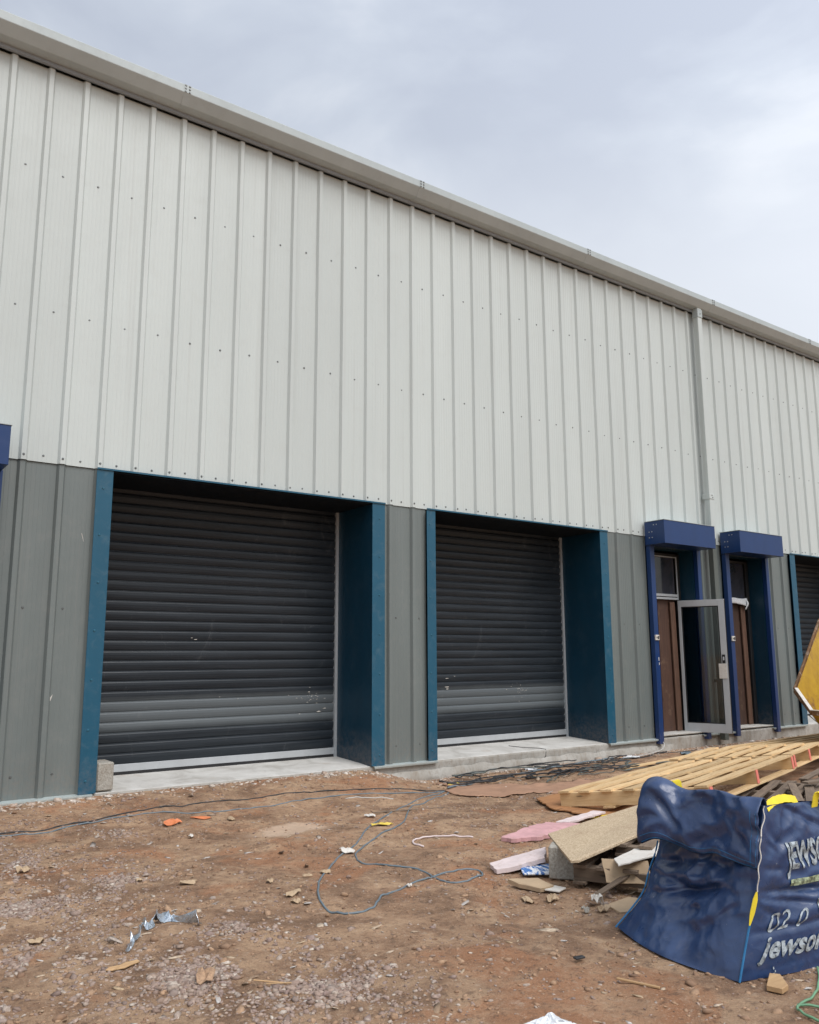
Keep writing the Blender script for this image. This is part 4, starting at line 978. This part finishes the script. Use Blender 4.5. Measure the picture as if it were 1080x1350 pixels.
# crumpled white and black film at bottom edge
mb = MB()
def crump(u, v):
    x = 2.74+u*.20+mn.noise((u*4, v*4, 1))*.04; y = -6.56+v*.18+mn.noise((u*4, v*4, 6))*.04
    return (x, y, gtop(x, y)+.008+.06*abs(mn.noise((u*4.2+2, v*4.2, 3)))*(1-(2*u-1)**4)*(1-(2*v-1)**4))
mb.grid(crump, 22, 22); tag(mb.build('plastic_bag', M['whiteplastic'], None, origin=(2.84,-6.5,-.2), solid=.002), 'crumpled white plastic bag at the bottom edge of the photo', 'plastic bag')
# timber offcuts
plank((3.50,-6.28,-.185), (3.58,-6.48,-.188), .014, .01, M['offcut'], 'thin upright-lying pine sliver left of the blue bag', (0,0,1), 'timber_sliver', 'timber')
mb = MB().prism([(3.98,-6.80), (4.14,-6.72), (4.17,-6.76), (4.07,-6.86), (4.0,-6.87)], 'z', -.195, -.17)
tag(mb.build('timber_offcut', M['offcut'], None, bevel=.002, origin=(4.07,-6.79,-.195)), 'small bright pine offcut in front of the blue bag', 'timber')
plank((2.05,-5.30,-.18), (2.16,-5.36,-.182), .008, .006, M['offcut'], 'dry straw-thin twig on bare soil at the bottom', (0,0,1), 'twig', 'twig')
plank((2.02,-5.22,-.18), (2.13,-5.33,-.184), .007, .006, M['offcut'], 'second thin twig crossing the first at the bottom', (0,0,1), 'twig', 'twig')
plank((4.95,-1.88,-.17), (5.75,-2.05,-.18), .02, .01, M['timber_old'], 'thin brown stick right of the cable strands', (0,0,1), 'stick', 'stick')
plank((3.55,-5.95,-.19), (3.61,-5.96,-.19), .03, .01, M['cable_black'], 'dark slate chip in front of the bag corner', (0,0,1), 'slate_chip', 'slate')
plank((9.6,-1.25,-.17), (11.6,-.95,-.16), .09, .02, M['timber_new'], 'single pine board along the far side of the pallets')

# ------------------------------------------------------------------ dumper skip, mostly outside the frame
SK = thing('skip', (13.4, -2.8, -.2), 'worn yellow steel skip with a rusty rim, cut by the right edge', 'skip')
far, near = -2.0, -3.9
A_ = Vector((12.90, far, .83)); T_ = Vector((13.85, far, 1.95)); K_ = Vector((16.2, far, 1.95)); Bt = Vector((13.55, far, -.05)); Bk = Vector((15.6, far, -.05))
C_ = Vector((12.45, far-.50, .53))
def nr_(p, dy=near-far): return Vector((p.x, p.y+dy, p.z))
A2 = Vector((12.90, near, .83)); C2 = Vector((12.45, near+.50, .53)); T2 = nr_(T_); K2 = nr_(K_); B1 = Vector((13.3, far-.35, .02)); B2 = Vector((13.3, near+.35, .02)); BK1 = Vector((15.7, far-.35, .02)); BK2 = Vector((15.7, near+.35, .02))
mb = MB(); mb.v = [A_, T_, K_, BK1, B1, C_, A2, T2, K2, BK2, B2, C2]
mb.f = [(0,1,2,3,4,5), (11,10,9,8,7,6), (5,4,10,11), (4,3,9,10), (3,2,8,9), (2,1,7,8)]
mb.f = [(0,1,2,3,4), (0,4,5), (6,10,9,8,7), (6,11,10), (5,4,10,11), (4,3,9,10), (3,2,8,9)]
mb.build('skip_body', M['skip'], SK, solid=.03, bevel=.005)
for x0_, z0_, x1_, z1_ in ((13.05,.95,13.32,.62), (13.2,.45,13.5,.30), (13.5,1.35,13.7,1.1)):
    MB().beam((x0_, far-.018, z0_), (x1_, far-.018, z1_), .014, .003, (0,1,0)).build('scratch', M['plaster'], SK)
MB().beam(C_+Vector((-.01,0,.045)), C2+Vector((-.01,0,.045)), .05, .012).build('worn_lip', M['plaster'], SK)
MB().beam(A_+Vector((-.01,-.03,.045)), C_+Vector((-.01,0,.045)), .05, .012).build('worn_lip', M['plaster'], SK)
for y_ in (far-.012,):
    MB().box(14.3, 14.38, y_-.05, y_-.016, .15, 1.9).build('stiffener', M['skip'], SK, bevel=.01)
mb = MB()
for a, b in ((A_, T_), (T_, K_), (A2, T2), (T2, K2), (K_, K2)): mb.beam(a, b, .12, .035, (0,1,.2) if abs((b-a).y) < .1 else (0,0,1))
mb.beam(A_, C_, .05, .07); mb.beam(C_, C2, .05, .07); mb.beam(C2, A2, .05, .07)
mb.build('rim', M['skiprim'], SK, bevel=.01)
mb = MB()
for y in (-2.45, -3.45): mb.box(13.6, 15.6, y-.06, y+.06, -.20, .0)
mb.build('skid', M['skiprim'], SK, bevel=.01)

# ------------------------------------------------------------------ light
w = bpy.data.worlds.new('World'); scene.world = w; w.use_nodes = True; nt = w.node_tree
bg = nt.nodes['Background']; out = nt.nodes['World Output']
SEL, SAZ = R(54), R(172)     # elevation, compass-like azimuth from +Y clockwise
sky = nd(nt, 'ShaderNodeTexSky', sky_type='NISHITA'); sky.sun_disc = False; sky.sun_elevation = SEL; sky.sun_rotation = SAZ; sky.dust_density = 3; sky.air_density = 1.2
nt.links.new(sky.outputs[0], bg.inputs[0]); bg.inputs[1].default_value = .04
tc = nd(nt, 'ShaderNodeTexCoord'); mp = nd(nt, 'ShaderNodeMapping'); mp.inputs['Scale'].default_value = (1.5, 1.5, 3.2); nt.links.new(tc.outputs['Generated'], mp.inputs[0])
n1 = noi(nt, mp.outputs[0], 2.1, 6, .5, .3); n2 = noi(nt, mp.outputs[0], .8, 3, .5)
cl = ramp(nt, n1, [(.38, (.56,.595,.67)), (.50, (.66,.70,.765)), (.62, (.86,.885,.92))])
# broad brightening of the overcast: pale towards the horizon, brightest round the hidden sun
sp = nd(nt, 'ShaderNodeSeparateXYZ'); nt.links.new(tc.outputs['Generated'], sp.inputs[0])
hz = ramp(nt, sp.outputs[2], [(.20, g(1)), (.40, g(.80)), (.56, g(.15)), (.66, g(.0))])
cl = mix(nt, hz, cl, (.96,.97,.99))
sd = Vector((math.sin(SAZ)*math.cos(SEL), math.cos(SAZ)*math.cos(SEL), math.sin(SEL)))
dt = nd(nt, 'ShaderNodeVectorMath', operation='DOT_PRODUCT'); nt.links.new(tc.outputs['Generated'], dt.inputs[0]); dt.inputs[1].default_value = sd
mr = nd(nt, 'ShaderNodeMapRange'); nt.links.new(dt.outputs['Value'], mr.inputs[0]); mr.inputs[1].default_value = .0; mr.inputs[2].default_value = 1; mr.inputs[3].default_value = .585; mr.inputs[4].default_value = 1.17
# unseen low sky on the yard side, dimmed to darken the door recesses
lb1 = nd(nt, 'ShaderNodeMapRange'); nt.links.new(sp.outputs[2], lb1.inputs[0]); lb1.inputs[1].default_value = .05; lb1.inputs[2].default_value = .6; lb1.inputs[3].default_value = .28; lb1.inputs[4].default_value = 1.0
lb2 = nd(nt, 'ShaderNodeMapRange'); nt.links.new(sp.outputs[1], lb2.inputs[0]); lb2.inputs[1].default_value = -.2; lb2.inputs[2].default_value = .25; lb2.inputs[3].default_value = 1.0; lb2.inputs[4].default_value = 0.0
lm = nd(nt, 'ShaderNodeMix'); nt.links.new(lb2.outputs[0], lm.inputs[0]); lm.inputs[2].default_value = 1.0; nt.links.new(lb1.outputs[0], lm.inputs[3])
ml = nd(nt, 'ShaderNodeMath', operation='MULTIPLY'); nt.links.new(lm.outputs[0], ml.inputs[0]); nt.links.new(mr.outputs[0], ml.inputs[1])
bg2 = nd(nt, 'ShaderNodeBackground'); nt.links.new(cl, bg2.inputs[0]); nt.links.new(ml.outputs[0], bg2.inputs[1])
ad = nd(nt, 'ShaderNodeAddShader'); nt.links.new(bg.outputs[0], ad.inputs[0]); nt.links.new(bg2.outputs[0], ad.inputs[1]); nt.links.new(ad.outputs[0], out.inputs[0])
sun = bpy.data.lights.new('sun', 'SUN'); sun.energy = 1.5; sun.angle = R(34); sun.color = (1, .985, .965)
so = bpy.data.objects.new('sun', sun); col.objects.link(so); so.rotation_euler = sd.to_track_quat('Z', 'Y').to_euler()
scene.view_settings.view_transform = 'Standard'; scene.view_settings.look = 'None'; scene.view_settings.exposure = .3; scene.view_settings.gamma = 1
try:
    scene.cycles.use_denoising = True; scene.cycles.max_bounces = 8
except Exception: pass
